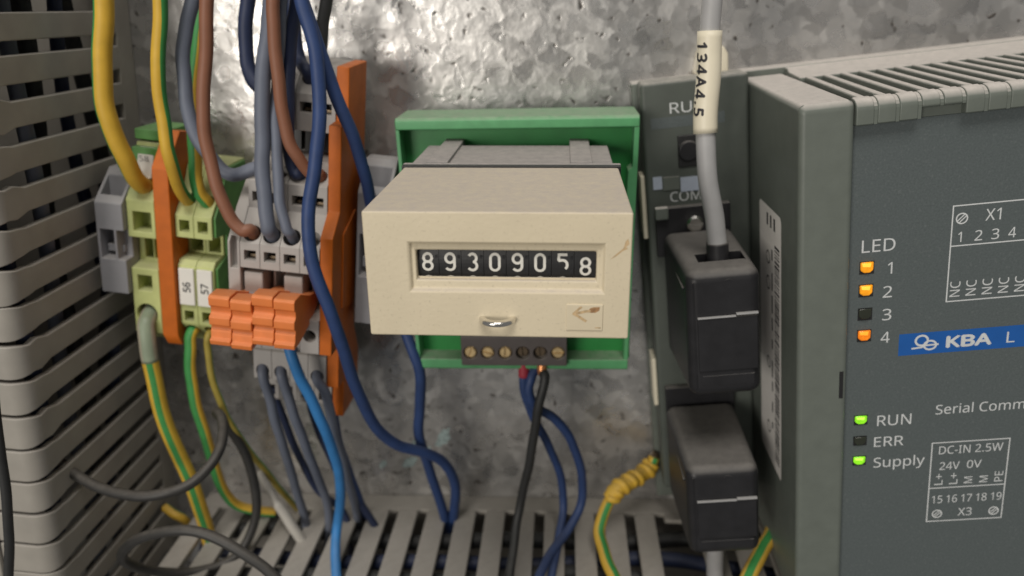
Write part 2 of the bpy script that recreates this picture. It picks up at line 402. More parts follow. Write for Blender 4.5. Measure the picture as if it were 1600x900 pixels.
# ------------------------------------------------------------------ vertical wiring duct
vd = Thing('wiring_duct', 'taupe slotted wiring duct running upright along the left side', 'wiring duct', VF, (-25, DP, -40), 'slotted wiring ducts')
XW = -1.5
mb = MB(vd); mb.box(XW - 1.7, XW, 222.0, DP - .05, -150, 120); mb.obj('base_wall', K['duct'], vd, .3)
mb = MB(vd); mb.box(-55, XW - 1.8, DP - 2.2, DP - .1, -150, 120); mb.obj('back_wall', K['duct'], vd)
mb = MB(vd); mb.box(-57, -55.2, 163, DP - .1, -150, 120); mb.obj('far_wall', K['duct'], vd)
mb = MB(vd); mb.box(-55.1, -16.1, 161.8, 163.4, -150, 120); mb.obj('light_block_lid', K['duct'], vd, .4)  # unseen cover, added to keep light out of the duct
def finger_v(th, zc, pitch, slot, jit):
    prof = []   # (x, d, half height, outward normal)
    r = 4.5; DF = 163.0
    hs = pitch / 2 - slot / 2; hf = pitch / 2 - .45
    prof.append((XW, 221.95, hs, (1, 0)))
    for d in (210, 195, 185, 178): prof.append((XW, d, hs, (1, 0)))
    prof.append((XW, 174.5, hs, (1, 0)))
    prof.append((XW, 172.8, hs + (.0 if jit < .5 else .5), (1, 0)))
    prof.append((XW, 170.5, hs + (.4 if jit < .5 else 1.1), (1, 0)))
    for k in range(0, 7):
        a = math.pi / 2 * k / 6
        prof.append((XW - r + r * math.cos(a), DF + r - r * math.sin(a), hs + (hf - hs) * min(1, .45 + k / 6), (math.cos(a), -math.sin(a))))
    for x in (-10, -16): prof.append((x, DF, hf, (0, -1)))
    mb = MB(th); rows = []; T_ = 1.9
    for x, d, h, nn in prof:
        xi, di = x - nn[0] * T_, d - nn[1] * T_
        rows.append([mb.v(x, d, zc - h), mb.v(x, d, zc + h), mb.v(xi, di, zc + h), mb.v(xi, di, zc - h)])
    for i in range(len(rows) - 1):
        for k in range(4): mb.bm.faces.new([rows[i][k], rows[i + 1][k], rows[i + 1][(k + 1) % 4], rows[i][(k + 1) % 4]])
    mb.bm.faces.new(rows[0]); mb.bm.faces.new(rows[-1][::-1])
    return mb
for k in range(-12, 14):
    zc = -1.3 + 9.9 * k
    f = finger_v(vd, zc + random.uniform(-.35, .35), 9.9, 3.5 + random.uniform(-.25, .35), random.random()).obj('duct_finger', K['duct'], vd, .35)

for i, (xx, dd, rr, mt, cn) in enumerate(((-9, 176, 2.2, 'wnv', 'navy wire nearest the front inside the left duct'), (-8, 188, 2.0, 'wgb', 'grey-blue wire second from the front inside the left duct'),
        (-12, 198, 2.4, 'wbk', 'black wire deep in the middle of the left duct'), (-7, 206, 1.8, 'wnv', 'navy wire toward the back inside the left duct'), (-10, 216, 2.2, 'wbk', 'black wire rearmost inside the left duct'))):
    P_ = [Vector(VF.wd(xx + 2.5 * math.sin(k * 1.3 + i * 2), dd + 3 * math.sin(k * .9 + i), 125 - 25 * k)) for k in range(12)]
    wire(cn, P_, rr, K[mt], group='dark wires inside the upright duct', per=5)

# ------------------------------------------------------------------ horizontal wiring duct
hd = Thing('wiring_duct', 'taupe slotted wiring duct running level along the bottom', 'wiring duct', BF, (0, DP, -30), 'slotted wiring ducts')
mb = MB(hd); mb.box(-128, 120, 221.6, DP - .05, -1.8, 0); mb.obj('base_wall', K['duct'], hd, .3)
mb = MB(hd); mb.box(-128, 120, DP - 2.2, DP - .1, -55, -1.9); mb.obj('back_wall', K['duct'], hd)
mb = MB(hd); mb.box(-128, 120, 160, DP - 2.3, -57, -55.1); mb.obj('far_wall', K['duct'], hd)
mb = MB(hd); mb.box(-128, 120, 162.0, 163.9, -56, -9); mb.obj('light_block_lid', K['duct'], hd, .4)  # added front cover out of view, keeps the slots dark
src = None
for k in range(-7, 14):
    xc = -58.3 + 10.15 * (k + .5)
    if 33 < xc < 44: continue            # the finger broken out beside the yellow-green earth wire
    if src is None:
        mb = MB((0, DP, 0)); h = 3.4
        prof = [(221.55, 0), (168, 0), (166.2, -.5), (164.8, -2), (164.3, -4), (164.3, -14), (166.1, -14), (166.1, -4), (166.6, -2.7), (168, -1.8), (221.55, -1.8)]
        mb.prism(prof, -h, h); src = mb.obj('duct_finger', K['duct'], None, .35)
        c = src
    else:
        c = src.copy(); col.objects.link(c)
    c.parent = hd.o; c.location = ((xc - hd.base[0]) * MM, 0, (0 - hd.base[2]) * MM)

for i, (zz, dd, rr, mt, cn) in enumerate(((-6, 214, 2.6, 'wbk', 'black wire rearmost inside the bottom duct'), (-8, 205, 2.4, 'wnv', 'navy wire behind the middle inside the bottom duct'),
        (-7, 196, 2.6, 'wbk', 'black wire in the middle of the bottom duct'), (-8, 187, 2.3, 'wbk', 'black wire before the middle inside the bottom duct'), (-7, 178, 2.5, 'wnv', 'navy wire nearest the front inside the bottom duct'))):
    P_ = [Vector(BF.wd(-122 + 22 * k, dd + 2.5 * math.sin(k * 1.1 + i), zz + 2 * math.sin(k * 1.7 + 2 * i))) for k in range(12)]
    wire(cn, P_, rr, K[mt], group='dark wires inside the bottom duct', per=5)

mb = MB(hd); mb.prism([(221.55, 0), (218.2, 0), (217.7, -.7), (218.4, -1.8), (221.55, -1.8)], 34.6, 41.4); mb.obj('snapped_stub', K['duct'], hd, .25, label='short snapped-off duct finger')

# ------------------------------------------------------------------ carrier rail
ra = Thing('carrier_rail', 'steel carrier rail running behind the terminal blocks and counter', 'rail', TF, (0, DP, -3), None)
mb = MB(ra); mb.prism([(DP - .1, -21), (DP - 1.1, -21), (DP - 1.1, -16), (222.5, -16), (222.5, 10), (DP - 1.1, 10), (DP - 1.1, 15), (DP - .1, 15), (DP - .1, 9), (223.5, 9), (223.5, -15), (DP - .1, -15)], -56, 84)
mb.obj('rail_profile', K['steel'], ra, .2)

# ------------------------------------------------------------------ grey end clamps
def end_clamp(label, fr, x0, x1, z0, z1, D, group):
    t = Thing('end_clamp', label, 'end clamp', fr, ((x0 + x1) / 2, DP, z0), group)
    zm = (z0 + z1) / 2 + 1; h = z1 - z0
    mb = MB(t); mb.prism([(D, z0), (D, z1), (D + 9, z1 + 8), (D + 14, z1 + 8), (D + 14, z1 + 3), (222, z1 + 3), (222, z0 - 3), (D + 18, z0 - 3), (D + 17, z0)], x0, x1)
    b = mb.obj('body', K['bgrey'], t, .35)
    c = MB(t); c.box(x0 + .9, x0 + .62 * (x1 - x0), D - 1, D + 6, zm - .15 * h, zm + .17 * h)
    c.box(x0 + .72 * (x1 - x0), x1 + 1, D - 1, D + 4, zm - .15 * h, zm + .17 * h); c.box(x0 + .9, x1 - .9, D + 2.2, D + 7, z1 - 1.0, z1 + 9)
    cut(b, c)
    mb = MB(t); mb.box(x0 + 1.2, x1 - 1.6, D + 2.8, D + 6, zm - .1 * h, zm - .02 * h); mb.obj('catch', K['bgrey'], t, .2)
    return t
end_clamp('grey plastic end clamp at the left end, beside the wide yellow-green terminal', TF, -53.9, -46.2, -13.8, 12.4, 196, 'grey end clamps')
end_clamp('grey plastic end clamp half hidden behind the cream counter', TF, 17.6, 26.4, -16, 22, 199, 'grey end clamps')

# ------------------------------------------------------------------ earth terminals (yellow-green)
t = Thing('earth_terminal', 'wide yellow-green earth terminal between grey clamp and orange partition', 'terminal', TF, (-42, DP, -20), 'yellow-green earth terminals')
mb = MB(t); x0, x1 = -46.1, -38.2
mb.prism([(206, -31), (198, -26), (198, -6.2), (201, -5.9), (203, -5.5), (203, 2.2), (198, 2.8), (198, 13.5), (204, 20), (206, 28), (214, 28.5), (222, 26), (222, -31)], x0, x1)
b = mb.obj('body', K['yg'], t, .35)
c = MB(t); c.box(-44.4, -39.3, 197, 204, 4.6, 10.2); c.box(-44.4, -40.4, 197, 203.5, -13, -8.4)
c.box(-44.2, -42.0, 201, 208, -4.6, 1.6); c.box(-41.4, -38.9, 201, 208, -4.6, 1.6)
c.cyl((-42.2, 196, 21), (-42.2, 211, 11), 2.9); c.cyl((-42.4, 194, -22), (-42.4, 206, -17), 3.0)
cut(b, c)
mb = MB(t); mb.box(-44.9, -39.6, 204.6, 212, 4.2, 10.6); mb.box(-44.9, -39.6, 204.2, 212, -13.5, -8); mb.box(-44.9, -39.2, 208.5, 212, -5, 2); mb.obj('clamp_insert', K['ygreen'], t)
mb = MB(t); mb.box(-46.6, -38.0, 206.2, 221, 28.6, 31.5); mb.box(-46.3, -38.0, 203.5, 206, 17.5, 27); mb.obj('rear_cover', K['ygreen'], t, .3)
mb = MB(t); mb.hexa([(-44.6, 201.2, 19), (-40.2, 201.2, 19), (-40.2, 204.2, 27), (-44.6, 204.2, 27)], [(-44.6, 203.4, 18.6), (-40.2, 203.4, 18.6), (-40.2, 205.4, 27), (-44.6, 205.4, 27)]); mb.obj('marker', K['white'], t, .2)
text(t, '58', -43.6, 23.5, 202.4, 2.6, 1.5, K['ink'], 0, lift=.2)

def narrow_terminal(x0, label, num, first=None):
    t = Thing('earth_terminal', label, 'terminal', TF, (x0 + 2.5, DP, -10), 'yellow-green earth terminals')
    x1 = x0 + 5.05
    mb = MB(t); mb.prism([(206, -30), (199, -23), (198, -21.5), (198, -4.0), (199.5, -2.6), (205, -2.2), (205, 3.6), (198, 4.3), (198, 10.6), (203.5, 16.5), (207, 23), (222, 23), (222, -30)], x0, x1)
    b = mb.obj('body', K['yg'], t, .3)
    xc = (x0 + x1) / 2
    c = MB(t); c.box(xc - 1.45, xc + 1.35, 197, 203, 5.9, 9.3); c.box(xc - 1.4, xc + 1.3, 197, 203, -20.9, -17.7)
    c.cyl((xc, 197.5, 17), (xc, 207, 10.5), 1.95); c.cyl((xc, 196, -24.6), (xc, 207, -23.5), 1.9)
    c.box(xc - 1.7, xc + 1.8, 203.5, 212, -1.6, 3.0)
    cut(b, c)
    mb = MB(t); mb.box(xc - 1.8, xc + 1.8, 203.4, 210, 5.5, 9.6); mb.box(xc - 1.8, xc + 1.8, 203.2, 210, -21.2, -17.4)
    mb.box(xc - 1.75, xc + 1.85, 212.2, 214, -1.8, 3.2); mb.obj('clamp_insert', K['ygreen'], t)
    mb = MB(t); mb.box(x0 + .35, x1 - .35, 197.2, 198.3, -15.6, -4.6); mk = mb.obj('marker', K['white'], t, .2)
    text(t, num, xc + 1.1, -11.6, 197.15, 3.0, 2.1, K['ink'], 90, parent=mk, bold=.015)
    return t
narrow_terminal(-32.5, 'narrow yellow-green earth terminal with white marker 56, beside orange partition', '56')
nt = narrow_terminal(-27.35, 'narrow yellow-green earth terminal with white marker 57, nearest the orange plugs', '57')

mb = MB(nt); mb.prism([(206.5, -29), (199.8, -22.5), (199, -4.6), (206, -2.6), (206, 3.9), (199, 4.8), (199, 10.2), (204.3, 16), (207.5, 22.6), (221, 22.6), (221, -29)], -22.3, -21.6); mb.obj('side_cover', K['ygreen'], nt, .15)
# orange partition plate
t = Thing('partition_plate', 'upright orange partition plate between the yellow-green earth terminals', 'partition plate', TF, (-35, DP, -3))
mb = MB(t); mb.prism([(196, 23.5), (196, -25), (198.5, -29), (207, -29.5), (209, -20), (209, 24), (213, 31), (204, 32.5)], -37.2, -32.65); mb.obj('plate', K['orange'], t, .35)

# ------------------------------------------------------------------ grey multi-level terminals
X0 = -8.45; PITCH = 5.17
GREYPROF = [(222, -44), (197, -42.5), (196, -41.5), (196, -35.5), (199, -34), (193, -33.2), (190, -32.2), (190, -23.5), (193, -21.5), (188, -20.5), (183, -19.2),
            (183, -9.5), (190, -9), (193.5, -8.5), (193.5, 3.0), (183, 3.3), (183, 10.0), (187.3, 15.0), (189.5, 17.6), (189.5, 24.8), (195, 30.2), (204, 30.8), (206, 37.2),
            (196, 37.6), (196, 47.0), (202, 53.6), (222, 54)]
def grey_terminal():
    t = Thing('grey_terminal', 'first grey terminal, brown wire in its front clamp', 'terminal', TF, (X0 + PITCH / 2, DP, 4), 'grey multi-level terminals')
    x0, x1 = X0 + .06, X0 + PITCH - .06; xc = (x0 + x1) / 2
    mb = MB(t); mb.prism(GREYPROF, x0, x1); b = mb.obj('body', K['grey'], t, .22)
    c = MB(t)
    for D, z in ((183, 6.7), (189.5, 20.6), (196, 43.6)): c.box(xc - 1.55, xc + 1.55, D - 1, D + 5, z - 1.35, z + 1.35)
    c.cyl((xc, 181.6, 15.3), (xc, 189, 8.2), 2.3); c.cyl((xc, 188.8, 30.0), (xc, 196, 23.0), 1.85); c.cyl((xc, 195.5, 54.5), (xc, 203, 46.6), 1.9)
    c.cyl((xc, 181, -14.2), (xc, 188, -14.2), 1.75); c.cyl((xc, 188.4, -30.6), (xc, 195, -27.2), 1.85); c.box(xc - 1.3, xc + 1.3, 195, 199, -40.5, -37.2)
    cut(b, c)
    mb = MB(t)
    for D, z in ((183, 6.7), (189.5, 20.6), (196, 43.6)): mb.box(xc - 1.9, xc + 1.9, D + 4.6, D + 6, z - 1.7, z + 1.7)
    mb.box(xc - 1.9, xc + 1.9, 187.8, 189, -16.2, -12.4); mb.box(xc - 2.0, xc + 2.0, 202.2, 205.5, 31.2, 36.9); mb.box(xc - 2.0, xc + 2.0, 197.5, 199, -34.0, -31.0)  # black box between the upper tiers stands in for shade in the gap
    mb.obj('contact_gap_shade', K['black'], t)
    for D, z in ((183, 6.7), (189.5, 20.6), (196, 43.6)):
        mb = MB(t); mb.box(xc - 1.1, xc + 1.1, D + 2.6, D + 4.4, z - 1.3, z - .35); mb.obj('clamp_spring', K['dark_brass'], t, .15)
    return t
gt = grey_terminal()
for i, lab in enumerate(('second grey terminal, thick grey wire in its front clamp', 'third grey terminal, thinner grey-blue wire in its front clamp',
                         'fourth grey terminal, beside the stepped orange end plate'), 1):
    gt.copy((X0 + PITCH * (i + .5), DP, 4), lab)
# grey end plate of the block (left)
t = Thing('end_plate', 'thin grey slotted end plate left of the grey terminals', 'end plate', TF, (-10, DP, 4), 'end plates of the grey block')
mb = MB(t); mb.prism([(222, -20), (190, -9), (183, -6.5), (183, 10), (189.5, 17.6), (196, 23), (203, 29), (222, 30)], -11.7, X0 - .05); b = mb.obj('plate', K['grey'], t, .25)
c = MB(t); c.box(-11.0, -9.2, 182, 185.5, 2.8, 11.2); cut(b, c)
# stepped orange end plate (right)
t = Thing('end_plate', 'tall orange stepped end plate right of the grey terminals', 'end plate', TF, (14, DP, 4), 'end plates of the grey block')
pr = [(183, -19.4), (183, 13.4), (189.5, 18.8), (189.5, 40.8), (196, 41.2), (196, 54.6), (214, 55), (214, 20), (207, 8), (207, -20), (213, -30), (213, -46), (196.5, -45.5), (196.5, -33.5), (190.5, -33), (190.5, -19.8)]
mb = MB(t); mb.prism(pr, 12.32, 15.6); mb.obj('plate', K['orange'], t, .3)
mb = MB(t); mb.prism([(192, -9), (192, 12), (204, 16), (204, -12)], 15.6, 16.0); mb.obj('side_web', K['orange'], t, .1)

# jumpers in the recess
def jumper(x0, label):
    t = Thing('jumper_plug', label, 'jumper', TF, (x0 + 2, 192, -3), 'grey jumper plugs')
    mb = MB(t); mb.box(x0, x0 + 5.0, 184.0, 193.3, -8.4, 1.9); mb.obj('plug', K['grey'], t, .45)
    mb = MB(t); mb.box(x0 + 6.0, x0 + 6.7, 189, 193.3, -8.4, 2.4); mb.obj('rib', K['grey'], t, .1)
    mb = MB(t); mb.box(x0 + .6, x0 + 4.4, 183.7, 184.1, -8.2, -3.8); mb.obj('grip', K['bgrey'], t, .2)
jumper(-8.0, 'grey jumper plug above the left pair of orange plugs')
jumper(2.5, 'grey jumper plug above the right pair of orange plugs')

# orange plugs: ribbed strips standing out of the recess
def orange_plug(x0, dz, label):
    t = Thing('marker_plug', label, 'plug', TF, (x0 + 2.7, 183, -7 + dz), 'ribbed orange plugs')
    zt, zb = -.3 + dz, -13.6 + dz
    prof = [(190, -8.6 + dz), (183.5, -11.5 + dz), (176, zb + .3), (171.2, zb)]
    # ridges and grooves down the front
    f = [(170.9, -13.5), (170.8, -12.2), (171.7, -11.8), (171.8, -9.9), (172.2, -9.5), (172.2, -8.6), (171.1, -8.1), (171.0, -6.0), (171.9, -5.5), (172.3, -5.1), (172.2, -3.6), (171.2, -3.0), (171.0, -.8), (171.7, -.3)]
    prof += [(d, z + dz) for d, z in f[1:]] + [(176, zt), (183.5, -3.3 + dz), (190, -4.6 + dz)]
    mb = MB(t); mb.prism(prof, x0 + .06, x0 + 5.35); mb.obj('body', K['orange2'], t, .22)
orange_plug(-12.0, -.2, 'orange ribbed plug, leftmost of four, beside white marker 57')
orange_plug(-6.6, -.75, 'orange ribbed plug, second from left of four, lowest set')
orange_plug(-1.15, 1.15, 'orange ribbed plug, third from left of four, set highest')
orange_plug(4.3, .75, 'orange ribbed plug, rightmost of four, in front of dark round clamp hole')

# ------------------------------------------------------------------ green carrier
g = Thing('rail_carrier', 'green plastic rail carrier behind the cream counter', 'rail carrier', GF, (0, DP, 0))
mb = MB(g); mb.box(-31.3, 31.3, 206, 216, -35.5, 34.2); mb.obj('back_plate', K['green'], g)
mb = MB(g); mb.prism([(199.6, 34.6), (199.6, 32.4), (206, 32.4), (217, 33), (217, 35.4), (200.4, 35.4)], -31.6, 31.6); mb.obj('top_rim', K['lgreen'], g, .3)
mb = MB(g); mb.prism([(199.6, -33.2), (199.6, -36), (200.4, -36.6), (217, -36.6), (217, -34), (206, -33.2)], -30.2, 30.4); mb.obj('bottom_rim', K['lgreen'], g, .3)
mb = MB(g); mb.plate([(-31.6, 32.4), (-30.6, 32.4), (-29.2, -33.2), (-30.2, -33.2)], 199.8, 206); mb.obj('side_rim', K['lgreen'], g, .15)
mb = MB(g); mb.plate([(31.6, 32.4), (30.3, 32.4), (30.1, 22), (29.0, 21), (28.6, 9), (29.9, 8), (29.2, -33.2), (30.4, -33.2)], 199.8, 206); mb.obj('side_rim', K['lgreen'], g, .15)
mb = MB(g); mb.box(-12, 12, 216, 229.5, -22, 22); mb.obj('rail_foot', K['green'], g, .3)

# screw terminal strip under the counter
s = Thing('screw_terminal_strip', 'brown-grey six-way screw terminal strip under the counter', 'terminal strip', GF, (-2, 206, -31))
mb = MB(s); mb.prism([(197.8, -34.4), (197.8, -25.5), (199, -24), (205.9, -24), (205.9, -33), (203, -35)], -17.0, 13.1); b = mb.obj('body', K['strip'], s, .3)
c = MB(s)
xs = [-14.35 + 4.98 * i for i in range(6)]
for x in xs: c.cyl((x, 197, -30.4), (x, 199.6, -30.4), 1.95)
cut(b, c)
for i, x in enumerate(xs):
    mb = MB(s); dk = i in (3, 4)
    d0 = 198.2 + (.7 if dk else 0); mb.cyl((x, d0 + .35, -30.4), (x, 201, -30.4), 1.7); mb.cyl((x, d0, -30.4), (x, d0 + .35, -30.4), 1.4, 1.7)
    sc = mb.obj('screw', K['dark_brass' if dk else 'brass'], s, 0)
    c = MB(s); a = random.uniform(0, 3.1); C_, S_ = math.cos(a), math.sin(a); q = []
    for u, w in ((-2, -.27), (2, -.27), (2, .27), (-2, .27)): q.append((x + u * C_ - w * S_, -30.4 + u * S_ + w * C_))
    c.plate(q, d0 - 1, d0 + .55); cut(sc, c)

# ------------------------------------------------------------------ the counter
ct = Thing('pulse_counter', 'cream box counter reading 89309058 on black drums', 'counter', CF, (0, 198, -12), None)
FD = 130.64
mb = MB(ct); mb.box(-24.05, 24.05, FD, 170, -12, 12); hb = mb.obj('housing', K['cream'], ct, .45, seg=3)
c = MB(ct)
c.hexa([(-15.95, FD - .6, 6.35), (19.45, FD - .6, 6.35), (19.45, FD - .6, -3.15), (-15.95, FD - .6, -3.15)],
       [(-15.6, FD + .9, 5.95), (19.1, FD + .9, 5.95), (19.1, FD + .9, -2.75), (-15.6, FD + .9, -2.75)])
c.box(-14.75, 17.9, FD + .5, FD + 14, -1.05, 4.55)
cut(hb, c)
mb = MB(ct); mb.box(-14.9, 18.05, FD + 1.7, FD + 2.0, -1.2, -.75); mb.obj('window_lip', K['cream'], ct)
# drums with numerals
RD = 9.5; ZD = 1.75; DFR = FD + 2.15
def drum_d(z): return DFR + RD - math.sqrt(max(RD * RD - (z - ZD) ** 2, 1)) - .03
def numeral(mb, ch, xc, zc):
    w, h = 1.62, 3.1; q = w / 2; st = .50
    R = lambda pts, cl=False: ribbon(mb, [(xc + x, zc + z) for x, z in pts], st, cl, drum_d)
    if ch == '0': R(arc(0, h / 2 - q, q, q, 0, 180, 12) + arc(0, -h / 2 + q, q, q, 180, 360, 12), True)
    if ch == '8':
        R(arc(0, .78, q * .92, .77, 0, 360, 24)[:-1], True); R(arc(0, -.74, q, .81, 0, 360, 24)[:-1], True)
    if ch == '9':
        R(arc(0, .72, q, .83, 0, 360, 24)[:-1], True); R([(q, .72), (q, .2), (q, -.75)] + arc(0, -.75, q, .8, 0, -150, 12))
    if ch == '3':
        R(arc(0, .78, q * .9, .77, 150, -80, 14)); R(arc(0, -.72, q, .83, 82, -150, 16))
    if ch == '5':
        R([(q, h / 2), (0, h / 2), (-q + .1, h / 2)]); R([(-q + .12, h / 2 + .2), (-q + .08, 1.0), (-q + .05, .45)])
        R([(-q, .42), (-q * .5, .52)] + arc(0, -.35, q, .9, 85, -55, 12))
digits = '89309058'
for i, ch in enumerate(digits):
    xc = -12.88 + 4.125 * i; zc = 1.95 if i < 7 else 1.32
    mb = MB(ct); prof = []
    for k in range(25):
        a = math.radians(-50 + 100 * k / 24); prof.append((DFR + RD - RD * math.cos(a), ZD + RD * math.sin(a)))
    mb.prism(prof, xc - 2.02, xc + 2.02); dr = mb.obj('number_drum', K['black'], ct)
    mb = MB(ct); numeral(mb, ch, xc, zc); mb.obj('numeral', K['white'], dr)
    if i < 7:
        mb = MB(ct); ribbon(mb, [(xc + x, zc + z) for x, z in arc(0, -3.72, .8, .8, 150, 30, 8)], .5, False, drum_d); mb.obj('next_numeral', K['white'], dr)
    mb = MB(ct)    # dull index marks at the drum's edge
    for z in (zc + 1.0, zc - 1.6): mb.box(xc + 1.35, xc + 1.85, drum_d(z) - .02, drum_d(z) + .5, z - .35, z + .35)
    mb.obj('drum_tooth', K['hood'], dr)
# rear body, seal and raised pads
mb = MB(ct); mb.box(-24.6, 24.6, 170.05, 171.9, -12.2, 12.3); mb.obj('seal', K['black'], ct, .1)
mb = MB(ct); mb.box(-24.7, 24.7, 171.95, 173.4, -12.2, 12.4); mb.box(-23.4, 23.2, 173.2, 200, -11.6, 11.8); mb.obj('rear_body', K['gbody'], ct, .3)
for x0 in (-19.6, 13.4):
    mb = MB(ct); mb.box(x0, x0 + 5.0, 173.3, 206.5, 10.5, 12.6); mb.obj('mounting_rib', K['gbody'], ct, .2)
# bright metal eye
mb = MB(ct); A, B = [], []
for k in range(21):
    a = math.pi * k / 20; ro, ri = 3.45, 2.05
    A.append((-ro * math.cos(a), FD - 3.3 * math.sin(a))); B.append((-ri * math.cos(a), FD - 1.7 * math.sin(a)))
ring = A + B[::-1]
vb = [mb.v(x, d + .02, -8.75) for x, d in ring]; vt = [mb.v(x, d + .02, -7.75) for x, d in ring]; n_ = len(ring)
for k in range(20):
    a, b_, c_, d_ = k, k + 1, n_ - 2 - k, n_ - 1 - k
    mb.bm.faces.new([vt[a], vt[b_], vt[c_], vt[d_]]); mb.bm.faces.new([vb[d_], vb[c_], vb[b_], vb[a]])
    mb.bm.faces.new([vt[a], vb[a], vb[b_], vt[b_]]); mb.bm.faces.new([vt[d_], vt[c_], vb[c_], vb[d_]])
mb.obj('metal_eye', K['chrome'], ct, .42, seg=3)
# raised square with rust-brown marks
mb = MB(ct); mb.box(12.65, 19.3, FD - .22, FD + .3, -10.3, -5.15); st = mb.obj('arrow_tile', K['creamface'], ct, .15)
def blot(mb, pts, D):
    vs = [mb.v(x + random.uniform(-.06, .06), D, z + random.uniform(-.06, .06)) for x, z in pts]; mb.bm.faces.new(vs)
mb = MB(ct); D_ = FD - .24
blot(mb, [(16.6, -6.35), (17.0, -5.9), (17.6, -5.65), (18.7, -5.6), (18.6, -6.3), (17.9, -6.75), (17.0, -6.75)], D_)
mb.obj('rust_mark', K['rust'], st)
mb = MB(ct)
def smear(pts, w, D):
    ribbon(mb, [(x + random.uniform(-.05, .05), z + random.uniform(-.05, .05)) for x, z in pts], w, False, None, D)
smear([(13.9, -7.0), (14.4, -6.5), (15.0, -5.95), (15.4, -5.6)], .42, D_ - .002)
smear([(13.8, -6.9), (14.7, -7.4), (15.6, -8.0), (16.3, -8.5)], .5, D_ - .006)
smear([(14.0, -6.9), (15.2, -6.7), (16.2, -6.5), (17.0, -6.4)], .5, D_ - .010)
blot(mb, [(17.9, -9.6), (19.0, -9.55), (19.0, -9.85), (17.9, -9.8)], D_ - .007); mb.obj('rust_mark', K['rustl'], st)
mb = MB(ct); D_ = FD - .012
blot(mb, [(20.3, 3.4), (21.4, 4.6), (22.5, 5.5), (22.9, 6.8), (23.3, 7.3), (23.5, 6.3), (23.0, 5.7), (23.4, 5.5), (22.4, 5.0), (21.3, 4.1)], D_); mb.obj('rust_mark', K['rustl'], ct)

# ------------------------------------------------------------------ the controller
pc = Thing('controller', 'grey programmable controller with slate front panel, lamps and white print', 'controller', PF, (20, DP, -128))
FP = 166.0
mb = MB(pc); mb.prism([(FP, -128), (FP, 4.9), (167.2, 5.6), (222, 6.6), (222, -128)], -11.4, -.05); mb.obj('side_frame', K['plc'], pc, 2.4, seg=5)
mb = MB(pc); mb.box(0, 75, 168.2, 200, -128, .2); mb.obj('front_panel', K['panel'], pc)
mb = MB(pc); mb.box(0, 75, 200.1, 224, -128, 3.0); mb.obj('core', K['plc'], pc)
mb = MB(pc); mb.prism([(168, .3), (168, 3.2), (207, 4.4), (207, .3)], 0, 75); mb.obj('grille_floor', K['plc'], pc)
mb = MB(pc); mb.prism([(207, 3.1), (207, 6.6), (217.5, 7.2), (219, 8.0), (222, 8.0), (222, 3.1)], 0.0, 75); mb.obj('rear_shelf', K['plc'], pc, .5)
# front lip: rounded nose stepping up and down under the louvers
x = 0.0; kk = 0
lows = [.1, .15, .2, 2.5, 2.5, .35, .4, .4, .4, 2.4, 2.4, .4, .4, .4, .4, .4, .4]
nose = MB(pc)
for i, zl in enumerate(lows):
    xa, xb = 4.35 * i, 4.35 * (i + 1) - .7
    nose = MB(pc); nose.prism([(FP + .1, zl), (FP - .15, zl + .4), (FP - .2, 3.2), (FP - .02, 4.0), (FP + .45, 4.8), (FP + 1.2, 5.35), (FP + 2.2, 5.65), (FP + 3.4, 5.75), (FP + 3.4, zl)], xa, xb)
    nose.obj('lip_segment', K['plc'], pc, .3, seg=2)
    nv = MB(pc); nv.prism([(FP + .12, zl + .12), (FP + .06, 3.2), (FP + .26, 3.9), (FP + .75, 4.6), (FP + 1.4, 5.1), (FP + 2.3, 5.4), (FP + 3.3, 5.5), (FP + 3.3, zl + .12)], xb, xb + .7); nv.obj('lip_groove', K['plc'], pc)
for i in range(17):
    xa = 1.2 + 4.35 * i
    lv = MB(pc); lv.prism([(FP + 3.45, 3.1), (FP + 3.45, 5.75), (206.9, 6.75), (206.9, 4.0)], xa, xa + 1.75); lv.obj('louver', K['plc'], pc, .5, seg=3)
mb = MB(pc); mb.box(-1.9, -1.0, FP - .06, FP + .5, -63.6, -56.6); mb.obj('latch_slot', K['black'], pc)
# lamps
LD = 168.2
for z, mt, lb in ((-32.1, 'lamp_amber', 'lit amber lamp 1'), (-37.6, 'lamp_amber', 'lit amber lamp 2'), (-43.4, 'lamp_off', 'dark lamp 3'), (-48.8, 'lamp_orange', 'lit orange lamp 4'),
                  (-71.1, 'lamp_green', 'lit green lamp beside RUN'), (-76.9, 'lamp_off', 'dark lamp beside ERR'), (-82.5, 'lamp_green', 'lit green lamp beside Supply')):
    mb = MB(pc); x0 = 2.55; w, h = 3.2, 2.9 if z > -60 else 2.5
    mb.box(x0, x0 + w, LD - .05, LD + .1, z - h / 2 - .15, z + h / 2); ho = mb.obj('lamp_opening', K['black'], pc)
    mb = MB(pc); pf = [(x0 + .12, z + h / 2 - .1), (x0 + w - .25, z + h / 2 - .1), (x0 + w - .3, z - h / 2 + .9), (x0 + w - 1.0, z - h / 2 + .25), (x0 + .9, z - h / 2 + .25), (x0 + .15, z - h / 2 + .9)]
    mb.plate(pf, LD - .55, LD - .04); mb.obj('lamp_lens', K[mt], ho, .35, label=lb)
    if mt != 'lamp_off':
        mb = MB(pc); mb.plate([(x0 + .35, z + h / 2 - .3), (x0 + w - .8, z + h / 2 - .3), (x0 + w - 1.0, z + .15), (x0 + .5, z + .35)], LD - .68, LD - .5); mb.obj('lamp_core', K[mt + '_core'], ho, .12)
